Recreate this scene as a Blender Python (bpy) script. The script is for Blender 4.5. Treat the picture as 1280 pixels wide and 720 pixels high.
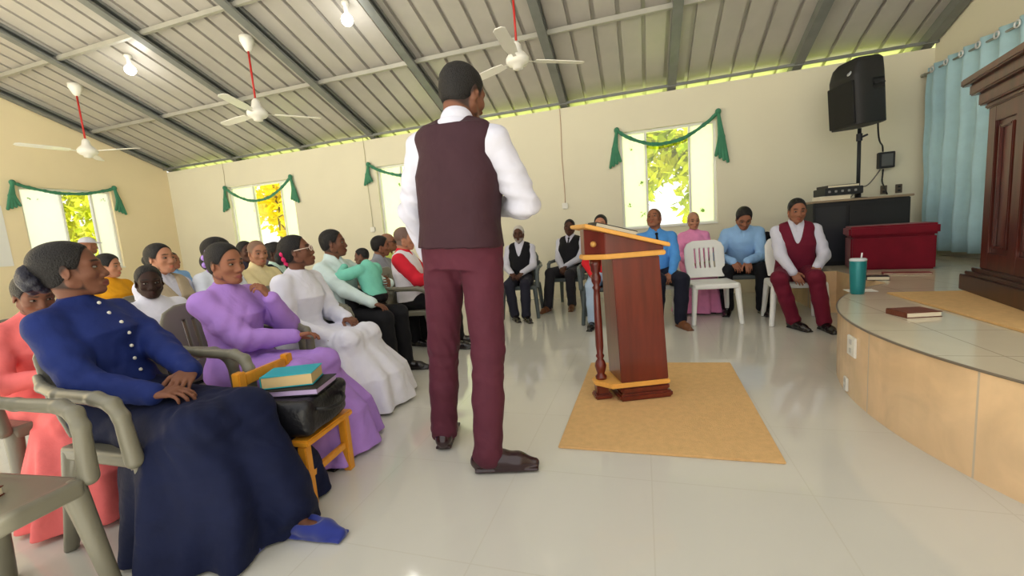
import bpy, bmesh, math, random
import numpy as np
from mathutils import Vector, Matrix

SC = bpy.context.scene
for _o in list(bpy.data.objects):
    bpy.data.objects.remove(_o)
COL = SC.collection
PI = math.pi
random.seed(4)

# ------------------------------------------------------------------ camera
F_PX, YAW, PITCH, ROLL, CAM_H = 533.0, 17.4, 7.2, 4.4, 1.1
cam_d = bpy.data.cameras.new('camera')
cam = bpy.data.objects.new('camera', cam_d)
COL.objects.link(cam)
cam_d.sensor_width = 36.0
cam_d.lens = F_PX / 1280.0 * 36.0
cam_d.clip_start = 0.02
cam.matrix_world = (Matrix.Translation((0, 0, CAM_H)) @ Matrix.Rotation(math.radians(YAW), 4, 'Z')
                    @ Matrix.Rotation(math.radians(90 - PITCH), 4, 'X') @ Matrix.Rotation(math.radians(-ROLL), 4, 'Z'))
SC.camera = cam

# ------------------------------------------------------------------ light
SC.view_settings.view_transform = 'Standard'
SC.view_settings.look = 'None'
SC.view_settings.exposure = -0.12
SC.view_settings.gamma = 1.0
SC.view_settings.use_curve_mapping = False
world = bpy.data.worlds.new('world')
SC.world = world
world.use_nodes = True
_bg = world.node_tree.nodes['Background']
_bg.inputs[0].default_value = (1.0, 0.985, 0.955, 1)
_bg.inputs[1].default_value = 1.5
sun_d = bpy.data.lights.new('sun', 'SUN')
sun_d.energy = 20.0
sun_d.angle = math.radians(1.5)
sun_d.color = (1.0, 0.96, 0.86)
sun = bpy.data.objects.new('sun', sun_d)
COL.objects.link(sun)
sun.rotation_euler = Vector((-0.62, -0.10, -0.77)).to_track_quat('-Z', 'Y').to_euler()

# ------------------------------------------------------------------ tagging
def tag(o, label=None, cat=None, group=None, kind=None):
    if label: o['label'] = label
    if cat: o['category'] = cat
    if group: o['group'] = group
    if kind: o['kind'] = kind
    return o

def thing(name, label, cat, loc=(0, 0, 0), yaw=0.0, group=None):
    o = bpy.data.objects.new(name, None)
    o.empty_display_size = 0.1
    COL.objects.link(o)
    o.location = loc
    o.rotation_euler = (0, 0, math.radians(yaw))
    return tag(o, label, cat, group)

def link(name, me, mat=None, parent=None, label=None):
    o = bpy.data.objects.new(name, me)
    COL.objects.link(o)
    if mat is not None:
        me.materials.clear()
        me.materials.append(mat)
    if parent is not None:
        o.parent = parent
    if label: o['label'] = label
    return o

def copy_tree(root, loc, yaw, label, group=None):
    r = root.copy(); COL.objects.link(r)
    r.location = loc
    r.rotation_euler = (0, 0, math.radians(yaw))
    r['label'] = label
    if group: r['group'] = group
    for ch in list(root.children):
        c = ch.copy(); COL.objects.link(c); c.parent = r
        for g in list(ch.children):
            d = g.copy(); COL.objects.link(d); d.parent = c
    return r

# ------------------------------------------------------------------ materials
def lin(c):
    return tuple((v / 255 / 12.92) if v / 255 <= 0.04045 else ((v / 255 + 0.055) / 1.055) ** 2.4 for v in c)

_mats = {}
def mat(name, rgb, rough=0.6, spec=0.4, metal=0.0, bump=0.0, bscale=40.0, var=0.0, vscale=4.0, sheen=0.0, coat=0.0,
        trans=0.0, emit=None, attr=False, sss=0.0, stretch=None, fold=0.0):
    if name in _mats: return _mats[name]
    m = bpy.data.materials.new(name); m.use_nodes = True
    nt = m.node_tree; N = nt.nodes; L = nt.links
    b = N['Principled BSDF']
    c = lin(rgb) + (1,)
    b.inputs['Base Color'].default_value = c
    b.inputs['Roughness'].default_value = rough
    b.inputs['Specular IOR Level'].default_value = spec
    b.inputs['Metallic'].default_value = metal
    if sheen: b.inputs['Sheen Weight'].default_value = sheen
    if coat:
        b.inputs['Coat Weight'].default_value = coat
        b.inputs['Coat Roughness'].default_value = 0.12
    if trans: b.inputs['Transmission Weight'].default_value = trans
    if sss:
        b.inputs['Subsurface Weight'].default_value = sss
        b.inputs['Subsurface Radius'].default_value = (0.01, 0.004, 0.002)
    if emit:
        b.inputs['Emission Color'].default_value = lin(rgb) + (1,)
        b.inputs['Emission Strength'].default_value = emit
    tc = N.new('ShaderNodeTexCoord')
    src = tc.outputs['Object']
    if stretch:
        mp = N.new('ShaderNodeMapping'); mp.inputs['Scale'].default_value = stretch
        L.new(src, mp.inputs['Vector']); src = mp.outputs['Vector']
    if attr:
        a = N.new('ShaderNodeAttribute'); a.attribute_name = 'Col'
        L.new(a.outputs['Color'], b.inputs['Base Color'])
    if var:
        n = N.new('ShaderNodeTexNoise'); n.inputs['Scale'].default_value = vscale; n.inputs['Detail'].default_value = 5
        L.new(src, n.inputs['Vector'])
        r = N.new('ShaderNodeValToRGB')
        r.color_ramp.elements[0].position = 0.3; r.color_ramp.elements[1].position = 0.7
        r.color_ramp.elements[0].color = tuple(v * (1 - var) for v in c[:3]) + (1,)
        r.color_ramp.elements[1].color = tuple(min(1, v * (1 + var)) for v in c[:3]) + (1,)
        L.new(n.outputs['Fac'], r.inputs['Fac']); L.new(r.outputs['Color'], b.inputs['Base Color'])
    if fold:
        n3 = N.new('ShaderNodeTexNoise'); n3.inputs['Scale'].default_value = 9; n3.inputs['Detail'].default_value = 1.5; n3.inputs['Distortion'].default_value = 1.0
        L.new(src, n3.inputs['Vector'])
    if bump:
        n2 = N.new('ShaderNodeTexNoise'); n2.inputs['Scale'].default_value = bscale; n2.inputs['Detail'].default_value = 4
        L.new(src, n2.inputs['Vector'])
        bp = N.new('ShaderNodeBump'); bp.inputs['Strength'].default_value = bump; bp.inputs['Distance'].default_value = 0.01
        L.new(n2.outputs['Fac'], bp.inputs['Height'])
        if fold:
            b3 = N.new('ShaderNodeBump'); b3.inputs['Strength'].default_value = fold; b3.inputs['Distance'].default_value = 0.03
            L.new(n3.outputs['Fac'], b3.inputs['Height']); L.new(b3.outputs['Normal'], bp.inputs['Normal'])
        L.new(bp.outputs['Normal'], b.inputs['Normal'])
    _mats[name] = m
    return m

def cloth(name, rgb, rough=0.8, bump=0.12, bscale=70, sheen=0.02, var=0.06):
    return mat('cloth_' + name, rgb, rough=rough, spec=0.2, bump=bump, bscale=bscale, sheen=sheen, var=var, vscale=12, fold=0.3)

# ------------------------------------------------------------------ plain mesh helpers
def bm_mesh(bm, smooth=False, name='mesh', bevel=0.0, seg=2):
    if bevel:
        bmesh.ops.bevel(bm, geom=list(bm.edges), offset=bevel, segments=seg, affect='EDGES', clamp_overlap=True)
    bmesh.ops.recalc_face_normals(bm, faces=bm.faces)
    me = bpy.data.meshes.new(name)
    bm.to_mesh(me); bm.free()
    if smooth:
        me.polygons.foreach_set('use_smooth', [True] * len(me.polygons))
    return me

def add_box(bm, lo, hi, M=None):
    g = bmesh.ops.create_cube(bm, size=1.0)['verts']
    for v in g:
        v.co = Vector([(lo[i] + hi[i]) / 2 + v.co[i] * (hi[i] - lo[i]) for i in range(3)])
        if M is not None: v.co = M @ v.co
    return g

def box_me(lo, hi, bevel=0.0, M=None):
    bm = bmesh.new(); add_box(bm, lo, hi, M)
    return bm_mesh(bm, bevel=bevel)

def add_prism(bm, pts, z0, z1, M=None):
    """polygon pts (x, y), extruded from z0 to z1"""
    a = [bm.verts.new((p[0], p[1], z0)) for p in pts]
    b = [bm.verts.new((p[0], p[1], z1)) for p in pts]
    n = len(pts)
    bm.faces.new(a[::-1]); bm.faces.new(b)
    for i in range(n):
        bm.faces.new((a[i], a[(i + 1) % n], b[(i + 1) % n], b[i]))
    if M is not None:
        for v in a + b: v.co = M @ v.co

def add_tube(bm, pts, r, n=10, caps=True):
    pts = [Vector(p) for p in pts]
    rs = r if isinstance(r, (list, tuple)) else [r] * len(pts)
    rings = []
    up = Vector((0.13, 0.27, 0.95)).normalized()
    for i, p in enumerate(pts):
        t = (pts[min(i + 1, len(pts) - 1)] - pts[max(i - 1, 0)]).normalized()
        if abs(t.dot(up)) > 0.95: u = t.cross(Vector((1, 0, 0))).normalized()
        else: u = t.cross(up).normalized()
        w = t.cross(u).normalized()
        rings.append([bm.verts.new(p + (u * math.cos(2 * PI * k / n) + w * math.sin(2 * PI * k / n)) * rs[i]) for k in range(n)])
    for a, b in zip(rings, rings[1:]):
        for k in range(n):
            bm.faces.new((a[k], a[(k + 1) % n], b[(k + 1) % n], b[k]))
    if caps:
        bm.faces.new(rings[0][::-1]); bm.faces.new(rings[-1])

def tube_me(pts, r, n=10):
    bm = bmesh.new(); add_tube(bm, pts, r, n)
    return bm_mesh(bm, smooth=True)

def lathe_me(prof, n=24, M=None, smooth=True):
    bm = bmesh.new()
    rings = []
    for (r, z) in prof:
        rings.append([bm.verts.new((max(r, 1e-4) * math.cos(2 * PI * k / n), max(r, 1e-4) * math.sin(2 * PI * k / n), z)) for k in range(n)])
    for a, b in zip(rings, rings[1:]):
        for k in range(n):
            bm.faces.new((a[k], a[(k + 1) % n], b[(k + 1) % n], b[k]))
    bm.faces.new(rings[0][::-1]); bm.faces.new(rings[-1])
    if M is not None:
        for v in bm.verts: v.co = M @ v.co
    return bm_mesh(bm, smooth=smooth)

def bez(p0, p1, p2, p3, n=12):
    out = []
    for i in range(n + 1):
        t = i / n
        out.append(tuple((1 - t) ** 3 * a + 3 * t * (1 - t) ** 2 * b + 3 * t * t * (1 - t) * c + t ** 3 * d for a, b, c, d in zip(p0, p1, p2, p3)))
    return out

# ------------------------------------------------------------------ solid modelling: smooth blended solids, meshed
def V3(p): return np.array(p, dtype=np.float64)
def nrm(v):
    v = np.asarray(v, float); return v / (np.linalg.norm(v) + 1e-12)
def rot(axis, deg):
    a = math.radians(deg); c, s = math.cos(a), math.sin(a)
    return np.array({'x': [[1, 0, 0], [0, c, -s], [0, s, c]], 'y': [[c, 0, s], [0, 1, 0], [-s, 0, c]], 'z': [[c, -s, 0], [s, c, 0], [0, 0, 1]]}[axis], float)
def frame(z, x):
    z = nrm(z); y = nrm(np.cross(z, x)); x = np.cross(y, z)
    return np.stack([x, y, z], axis=1)          # columns are the axes

def smin(a, b, k):
    if k <= 0: return np.minimum(a, b)
    h = np.maximum(k - np.abs(a - b), 0) / k
    return np.minimum(a, b) - h * h * (k * 0.25)

class Solid:
    def __init__(s, k=0.02):
        s.p = []; s.k = k
    def _add(s, fn, lo, hi, k, op):
        s.p.append((fn, np.asarray(lo, float), np.asarray(hi, float), s.k if k is None else k, op)); return s
    def rc(s, a, b, ra, rb, k=None, op='u'):
        a = V3(a); b = V3(b); d = b - a; dd = max(float(d @ d), 1e-9)
        def fn(x, y, z):
            px, py, pz = x - a[0], y - a[1], z - a[2]
            h = np.clip((px * d[0] + py * d[1] + pz * d[2]) / dd, 0, 1)
            return np.sqrt((px - d[0] * h) ** 2 + (py - d[1] * h) ** 2 + (pz - d[2] * h) ** 2) - (ra + (rb - ra) * h)
        r = max(ra, rb)
        return s._add(fn, np.minimum(a, b) - r, np.maximum(a, b) + r, k, op)
    def chain(s, pts, rs, k=None, op='u'):
        if not isinstance(rs, (list, tuple)): rs = [rs] * len(pts)
        for i in range(len(pts) - 1): s.rc(pts[i], pts[i + 1], rs[i], rs[i + 1], k, op)
        return s
    def el(s, c, r, R=None, k=None, op='u'):
        c = V3(c); r = V3(r); R = np.eye(3) if R is None else R
        def fn(x, y, z):
            px, py, pz = x - c[0], y - c[1], z - c[2]
            q = [R[0, i] * px + R[1, i] * py + R[2, i] * pz for i in range(3)]
            k0 = np.sqrt(sum((q[i] / r[i]) ** 2 for i in range(3)))
            k1 = np.sqrt(sum((q[i] / r[i] ** 2) ** 2 for i in range(3))) + 1e-9
            return k0 * (k0 - 1) / k1
        e = np.sqrt((np.abs(R) ** 2) @ (r ** 2))
        return s._add(fn, c - e, c + e, k, op)
    def bx(s, c, h, R=None, r=0.01, k=None, op='u'):
        c = V3(c); h = V3(h); R = np.eye(3) if R is None else R
        hh = np.maximum(h - r, 1e-4)
        def fn(x, y, z):
            px, py, pz = x - c[0], y - c[1], z - c[2]
            q = [np.abs(R[0, i] * px + R[1, i] * py + R[2, i] * pz) - hh[i] for i in range(3)]
            o = np.sqrt(sum(np.maximum(v, 0) ** 2 for v in q))
            return o + np.minimum(np.maximum(np.maximum(q[0], q[1]), q[2]), 0) - r
        e = np.abs(R) @ h
        return s._add(fn, c - e, c + e, k, op)
    def tw(s, sec, o=(0, 0, 0), R=None, k=None, op='u', fold=None, p=2.0):
        """elliptical tower in the frame (o, R): sections (z, half width y, half depth x, x shift[, y shift])"""
        o = V3(o); R = np.eye(3) if R is None else R
        sec = sorted([tuple(q) + (0,) * (5 - len(q)) for q in sec])
        Z = [q[0] for q in sec]; W = [q[1] for q in sec]; D = [q[2] for q in sec]; X = [q[3] for q in sec]; Yo = [q[4] for q in sec]
        def fn(x, y, z):
            px, py, pz = x - o[0], y - o[1], z - o[2]
            q = [R[0, i] * px + R[1, i] * py + R[2, i] * pz for i in range(3)]
            zc = np.clip(q[2], Z[0], Z[-1])
            w = np.interp(zc, Z, W); d = np.interp(zc, Z, D)
            ex = (q[0] - np.interp(zc, Z, X)); ey = (q[1] - np.interp(zc, Z, Yo))
            k0 = (np.abs(ex / d) ** p + np.abs(ey / w) ** p) ** (1 / p)
            k1 = np.sqrt((ex / d ** 2) ** 2 + (ey / w ** 2) ** 2) + 1e-6
            dd = np.where(k0 > 0.3, k0 * (k0 - 1) / k1, (k0 - 1) * np.minimum(w, d))
            if fold is not None:
                n, amp, ph = fold
                th = np.arctan2(ey / w, ex / d)
                g = np.clip((Z[-1] - q[2]) / (Z[-1] - Z[0]), 0, 1) ** 0.8
                dd = dd - amp * g * (np.sin(n * th + ph) + 0.45 * np.sin((n * 1.7) * th + 2.1 * ph + 3 * g) )
            dz = np.abs(q[2] - zc)
            return np.where(dz > 0, np.sqrt(np.maximum(dd, 0) ** 2 + dz ** 2) + np.minimum(dd, 0) * 0, dd)
        r = max(max(W), max(D)) + max(abs(v) for v in X + Yo) + (fold[1] * 1.5 if fold else 0)
        zz = np.array([o + R[:, 2] * Z[0], o + R[:, 2] * Z[-1]])
        return s._add(fn, zz.min(0) - r, zz.max(0) + r, k, op)
    def half(s, n, pt, k=0.0, op='i'):
        """keep the side the normal n points away from"""
        n = nrm(n); c = float(n @ V3(pt))
        return s._add(lambda x, y, z: x * n[0] + y * n[1] + z * n[2] - c, None if False else (-9, -9, -9), (9, 9, 9), k, op)
    def grid(s, vox, noise=None, pad=3):
        u = [q for q in s.p if q[4] == 'u']
        lo = np.min([q[1] for q in u], 0) - pad * vox - 0.012
        hi = np.max([q[2] for q in u], 0) + pad * vox + 0.012
        n = np.ceil((hi - lo) / vox).astype(int) + 1
        ax = [(lo[i] + vox * np.arange(n[i])).astype(np.float32) for i in range(3)]
        f = np.full(n, 0.2, np.float32)
        for fn, a, b, k, op in s.p:
            m = k + 2.5 * vox
            i0 = np.clip(np.floor((a - m - lo) / vox).astype(int), 0, n - 1)
            i1 = np.clip(np.ceil((b + m - lo) / vox).astype(int) + 1, 1, n)
            if np.any(i1 <= i0): continue
            sl = tuple(slice(i0[i], i1[i]) for i in range(3))
            x = ax[0][sl[0]][:, None, None]; y = ax[1][sl[1]][None, :, None]; z = ax[2][sl[2]][None, None, :]
            d = fn(x, y, z).astype(np.float32)
            if op == 'u': f[sl] = smin(f[sl], d, k)
            elif op == 's': f[sl] = -smin(-f[sl], d, k)
            else: f[sl] = -smin(-f[sl], -d, k)
        if noise is not None:
            m = np.abs(f) < 0.03
            ii = np.nonzero(m)
            f[m] += noise(ax[0][ii[0]], ax[1][ii[1]], ax[2][ii[2]]).astype(np.float32)
        for i in range(3):
            e = [slice(None)] * 3
            for q in (0, -1):
                e[i] = q; f[tuple(e)] = np.maximum(f[tuple(e)], 0.05)
        return f, lo, vox
    def mesh(s, vox, noise=None, name='solid'):
        v, q = polygonise(*s.grid(vox, noise))
        return np_mesh(v, q, name)

def polygonise(f, lo, vox):
    s = f < 0
    n = np.array(f.shape)
    P, Cc, Q = [], [], []
    st = np.array([n[1] * n[2], n[2], 1], dtype=np.int64)
    for ax in range(3):
        a = [slice(None)] * 3; b = [slice(None)] * 3
        a[ax] = slice(0, -1); b[ax] = slice(1, None)
        sa = s[tuple(a)]
        idx = np.argwhere(sa != s[tuple(b)])
        if len(idx) == 0: continue
        j = idx.copy(); j[:, ax] += 1
        fa = f[idx[:, 0], idx[:, 1], idx[:, 2]]; fb = f[j[:, 0], j[:, 1], j[:, 2]]
        t = fa / (fa - fb)
        pos = idx.astype(np.float64); pos[:, ax] += t
        base = idx @ st
        u, v = (ax + 1) % 3, (ax + 2) % 3
        cells = np.stack([base - st[u] - st[v], base - st[v], base, base - st[u]], axis=1)
        flip = ~sa[idx[:, 0], idx[:, 1], idx[:, 2]]
        cells[flip] = cells[flip][:, ::-1]
        Q.append(cells); Cc.append(cells.ravel()); P.append(np.repeat(pos, 4, axis=0))
    Cc = np.concatenate(Cc); P = np.concatenate(P); Q = np.concatenate(Q)
    uq, inv = np.unique(Cc, return_inverse=True)
    cnt = np.bincount(inv)
    V = np.stack([np.bincount(inv, weights=P[:, i]) / cnt for i in range(3)], axis=1)
    return V * vox + lo, np.searchsorted(uq, Q)

def np_mesh(v, q, name='mesh', smooth=True):
    me = bpy.data.meshes.new(name)
    nq, k = q.shape
    me.vertices.add(len(v)); me.loops.add(nq * k); me.polygons.add(nq)
    me.vertices.foreach_set('co', np.ascontiguousarray(v, dtype=np.float32).ravel())
    me.loops.foreach_set('vertex_index', np.ascontiguousarray(q, dtype=np.int32).ravel())
    me.polygons.foreach_set('loop_start', np.arange(0, nq * k, k, dtype=np.int32))
    me.polygons.foreach_set('use_smooth', np.full(nq, smooth))
    me.update(calc_edges=True)
    return me

def wrinkle(a, f=18.0, seed=0.0):
    def fn(x, y, z):
        w = np.sin(f * 0.7 * z + 1.3 * seed + 2.2 * np.sin(f * 0.5 * x + seed)) + np.sin(f * (0.6 * x + 0.9 * z) + seed * 2 + 1.7 * np.sin(f * 0.45 * y)) \
            + 0.8 * np.sin(f * (0.8 * y - 0.5 * z) + seed * 3 + 1.5 * np.sin(f * 0.6 * z))
        return a * w * 0.5
    return fn
# ================================================================== the room
XL, XR, YB, EAVE, SLOPE = -9.6, 3.48, 6.81, 3.1, 0.37
YF, ROOF_Y0, ROOF_Y1 = -2.0, 1.2, 7.45
def roof_z(y): return EAVE + SLOPE * (YB - y)

M_wall = mat('wall_paint', (231, 225, 201), rough=0.75, spec=0.25, var=0.025, vscale=1.3, bump=0.06, bscale=30)
M_wall_side = mat('wall_paint_side', (238, 222, 184), rough=0.75, spec=0.25, var=0.03, vscale=1.3, bump=0.06, bscale=30)
M_steel = mat('grey_steel', (124, 127, 124), rough=0.5, spec=0.4, metal=0.2, var=0.1, vscale=6)
M_pipe = mat('galvanised_pipe', (168, 166, 156), rough=0.45, spec=0.4, metal=0.2, var=0.08)
M_frame = mat('window_paint', (238, 238, 232), rough=0.5)

def structure(name, me, m, kind='structure', mats=None):
    o = link(name, me, m)
    if mats:
        me.materials.clear()
        for q in mats: me.materials.append(q)
    o['kind'] = kind
    return o

# floor: large polished tiles with faint joints
def tile_mat(name, rgb, size, joint, rough, var, radial=None, jw=0.004, vscale=1.2, spec=0.5, xo=0.0, yo=0.0, height_off=0.0):
    m = bpy.data.materials.new(name); m.use_nodes = True
    nt = m.node_tree; N = nt.nodes; L = nt.links; b = N['Principled BSDF']
    b.inputs['Roughness'].default_value = rough; b.inputs['Specular IOR Level'].default_value = spec
    tc = N.new('ShaderNodeTexCoord'); sp = N.new('ShaderNodeSeparateXYZ'); L.new(tc.outputs['Object'], sp.inputs[0])
    def math_(op, a, bb=None, c=None):
        n = N.new('ShaderNodeMath'); n.operation = op
        for i, v in enumerate((a, bb, c)):
            if v is None: continue
            if isinstance(v, (int, float)): n.inputs[i].default_value = v
            else: L.new(v, n.inputs[i])
        return n.outputs[0]
    if radial is None:
        u, v = math_('ADD', sp.outputs['X'], xo), math_('ADD', sp.outputs['Y'], yo)
    else:
        u = math_('MULTIPLY', math_('ARCTAN2', sp.outputs['Y'], sp.outputs['X']), radial)
        u = math_('ADD', math_('MODULO', math_('ADD', u, 40.0), 20.0), xo)
        v = math_('ADD', sp.outputs['Z'], height_off)
    def line(q):
        f = math_('FRACT', math_('DIVIDE', q, size))
        d = math_('MINIMUM', f, math_('SUBTRACT', 1.0, f))
        return math_('LESS_THAN', d, jw / size)
    j = math_('MAXIMUM', line(u), line(v))
    nz = N.new('ShaderNodeTexNoise'); nz.inputs['Scale'].default_value = vscale; nz.inputs['Detail'].default_value = 6; nz.inputs['Distortion'].default_value = 0.8
    L.new(tc.outputs['Object'], nz.inputs['Vector'])
    r = N.new('ShaderNodeValToRGB'); c = lin(rgb)
    r.color_ramp.elements[0].position = 0.3; r.color_ramp.elements[1].position = 0.72
    r.color_ramp.elements[0].color = tuple(q * (1 - var) for q in c) + (1,)
    r.color_ramp.elements[1].color = tuple(min(1, q * (1 + var)) for q in c) + (1,)
    L.new(nz.outputs['Fac'], r.inputs['Fac'])
    mx = N.new('ShaderNodeMix'); mx.data_type = 'RGBA'
    L.new(j, mx.inputs[0]); L.new(r.outputs['Color'], mx.inputs[6]); mx.inputs[7].default_value = lin(joint) + (1,)
    L.new(mx.outputs[2], b.inputs['Base Color'])
    return m

M_floor = tile_mat('polished_floor_tile', (208, 206, 196), 0.6, (201, 198, 186), 0.07, 0.04, jw=0.0025, spec=0.6)
structure('floor', box_me((XL - 0.15, YF, -0.1), (XR + 0.15, YB + 0.15, 0.0)), M_floor)

def wall_with_holes(axis, at0, at1, lo, hi, z1, holes):
    """a wall along one axis with rectangular openings (a0, a1, z0, z1)"""
    bm = bmesh.new()
    def blk(a0, a1, z0, zz):
        if a1 - a0 < 1e-4 or zz - z0 < 1e-4: return
        if axis == 'x': add_box(bm, (a0, at0, z0), (a1, at1, zz))
        else: add_box(bm, (at0, a0, z0), (at1, a1, zz))
    cur = lo
    for (a0, a1, b0, b1) in sorted(holes):
        blk(cur, a0, 0, z1); blk(a0, a1, 0, b0); blk(a0, a1, b1, z1); cur = a1
    blk(cur, hi, 0, z1)
    return bm

SILL, HEAD = 1.03, 2.47
BW = [(-8.0, -6.38), (-4.5, -3.0), (-0.28, 1.04)]         # openings in the back wall
structure('wall_back', bm_mesh(wall_with_holes('x', YB, YB + 0.15, XL - 0.15, XR + 0.15, 2.95, [(a, b, SILL, HEAD) for a, b in BW])), M_wall)
LW = (4.44, 5.72)
_bm = wall_with_holes('y', XL - 0.15, XL, YF, YB, 3.0, [(LW[0], LW[1], SILL, HEAD)])
def gable(bm, x0, x1):
    pts = [(YF, 3.0), (YB, 3.0), (YB, roof_z(YB) - 0.02), (ROOF_Y0, roof_z(ROOF_Y0) - 0.02), (YF, roof_z(ROOF_Y0) - 0.02 - SLOPE * (ROOF_Y0 - YF))]
    a = [bm.verts.new((x0, p[0], p[1])) for p in pts]; b = [bm.verts.new((x1, p[0], p[1])) for p in pts]
    bm.faces.new(a); bm.faces.new(b[::-1])
    for i in range(5): bm.faces.new((a[i], b[i], b[(i + 1) % 5], a[(i + 1) % 5]))
gable(_bm, XL - 0.15, XL)
structure('wall_left', bm_mesh(_bm), M_wall_side)
_bm = wall_with_holes('y', XR, XR + 0.15, YF, YB, 3.0, [])
gable(_bm, XR, XR + 0.15)
structure('wall_right', bm_mesh(_bm), M_wall)

# corrugated metal ceiling: wide pans with narrow raised ribs, open to the sky light at the eaves
M_roof = mat('corrugated_metal', (180, 176, 170), rough=0.42, spec=0.5, metal=0.15, var=0.06, vscale=3)
def corrugated():
    prof = []
    x = XL - 0.25
    while x < XR + 0.3:
        prof += [(x, 0), (x + 0.235, 0), (x + 0.238, 0.055), (x + 0.282, 0.055), (x + 0.285, 0)]
        x += 0.285
    ys = [ROOF_Y0, ROOF_Y1]
    bm = bmesh.new()
    def sheet(dz):
        return [[bm.verts.new((px, y, roof_z(y) + pz + dz)) for px, pz in prof] for y in ys]
    a, b = sheet(0), sheet(0.006)
    for i in range(len(prof) - 1):
        bm.faces.new((a[0][i], a[0][i + 1], a[1][i + 1], a[1][i])); bm.faces.new((b[0][i], b[1][i], b[1][i + 1], b[0][i + 1]))
    return bm_mesh(bm)
structure('ceiling', corrugated(), M_roof)
# rafters (steel channels running up the slope) and purlins (thin tubes along the room)
def slope_bar(x, w, d, y0=ROOF_Y0, y1=7.3, lip=True):
    bm = bmesh.new()
    def beam(x0, x1, o0, o1):
        v = [bm.verts.new((xx, y, roof_z(y) + o)) for xx in (x0, x1) for y in (y0, y1) for o in (o0, o1)]
        for f in ((0, 1, 3, 2), (4, 6, 7, 5), (0, 4, 5, 1), (2, 3, 7, 6), (0, 2, 6, 4), (1, 5, 7, 3)): bm.faces.new([v[i] for i in f])
    beam(x - w / 2, x + w / 2, -d, -d + 0.012); beam(x - w / 2, x + w / 2, -0.014, -0.002); beam(x - w / 2, x - w / 2 + 0.012, -d + 0.012, -0.014)
    beam(x + w / 2 - 0.012, x + w / 2, -d + 0.012, -d + 0.035); beam(x + w / 2 - 0.012, x + w / 2, -0.04, -0.014)
    return bm_mesh(bm)
for x in (-9.52, -7.72, -6.05, -4.5, -2.9, -1.08, 0.47, 2.02, 3.4):
    structure('ceiling_beam', slope_bar(x, 0.11, 0.13), M_steel)
for y in (5.55, 4.25, 2.95):
    structure('ceiling_beam', box_me((XL, y - 0.022, roof_z(y) - 0.075), (XR, y + 0.022, roof_z(y) - 0.02)), M_pipe)
structure('ceiling_beam', box_me((XL, YB - 0.075, 2.985), (XR, YB - 0.045, 3.02)), M_steel)

# windows: three panes, the middle one clear, the outer ones frosted white film with sparse leaf sprigs
M_clear = mat('clear_glass', (250, 252, 250), rough=0.0, trans=1.0, spec=0.5)
def frosted():
    m = bpy.data.materials.new('frosted_film'); m.use_nodes = True
    nt = m.node_tree; N = nt.nodes; L = nt.links
    N.remove(N['Principled BSDF']); out = N['Material Output']
    tr = N.new('ShaderNodeBsdfTranslucent'); di = N.new('ShaderNodeBsdfDiffuse'); mx = N.new('ShaderNodeMixShader'); mx.inputs[0].default_value = 0.22
    tc = N.new('ShaderNodeTexCoord'); vo = N.new('ShaderNodeTexVoronoi'); vo.inputs['Scale'].default_value = 3.4; L.new(tc.outputs['Object'], vo.inputs['Vector'])
    nz = N.new('ShaderNodeTexNoise'); nz.inputs['Scale'].default_value = 26; L.new(tc.outputs['Object'], nz.inputs['Vector'])
    ad = N.new('ShaderNodeMath'); ad.operation = 'MULTIPLY_ADD'; ad.inputs[1].default_value = 0.55
    L.new(nz.outputs['Fac'], ad.inputs[0]); L.new(vo.outputs['Distance'], ad.inputs[2])
    r = N.new('ShaderNodeValToRGB'); e = r.color_ramp.elements
    e[0].position = 0.33; e[0].color = lin((150, 175, 120)) + (1,); e[1].position = 0.38; e[1].color = (0.93, 0.95, 0.93, 1)
    L.new(ad.outputs[0], r.inputs['Fac'])
    for q in (tr, di): L.new(r.outputs['Color'], q.inputs['Color'])
    L.new(tr.outputs[0], mx.inputs[1]); L.new(di.outputs[0], mx.inputs[2]); L.new(mx.outputs[0], out.inputs['Surface'])
    return m
M_frost = frosted()
def window(n, axis, at, a0, a1, splits, depth=0.04):
    """frame with mullions, and the three panes as its children"""
    def bx(bm, p0, p1, z0, z1, d0, d1):
        if axis == 'x': add_box(bm, (p0, at + d0, z0), (p1, at + d1, z1))
        else: add_box(bm, (at - d1, p0, z0), (at - d0, p1, z1))
    bm = bmesh.new(); t = 0.035
    bx(bm, a0, a1, HEAD - t, HEAD, 0.05, 0.11); bx(bm, a0, a1, SILL, SILL + t, 0.05, 0.11)
    edges = [a0] + list(splits) + [a1]
    for i, e in enumerate(edges):
        lo, hi = (e, e + t) if i == 0 else ((e - t, e) if i == len(edges) - 1 else (e - t * 0.4, e + t * 0.4))
        bx(bm, lo, hi, SILL + t, HEAD - t, 0.05, 0.11)
    w = structure('window_%d' % n, bm_mesh(bm), M_frame)
    for i in range(3):
        b2 = bmesh.new(); p0, p1 = edges[i] + t * (1 if i == 0 else 0.4), edges[i + 1] - t * (1 if i == 2 else 0.4)
        bx(b2, p0, p1, SILL + t, HEAD - t, 0.077, 0.083)
        link('pane', bm_mesh(b2), M_clear if i == 1 else M_frost, w, 'clear pane' if i == 1 else 'white frosted pane with leaf sprigs')
    b3 = bmesh.new()
    bx(b3, a0 - 0.0, a1 + 0.0, SILL - 0.0, SILL + 0.02, -0.02, 0.05)
    link('window_sill', bm_mesh(b3), M_frame, w)
window(1, 'y', XL, LW[0], LW[1], (4.98, 5.42))
window(2, 'x', YB, BW[0][0], BW[0][1], (-7.42, -6.72))
window(3, 'x', YB, BW[1][0], BW[1][1], (-4.05, -3.45))
window(4, 'x', YB, BW[2][0], BW[2][1], (0.09, 0.69))

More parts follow.
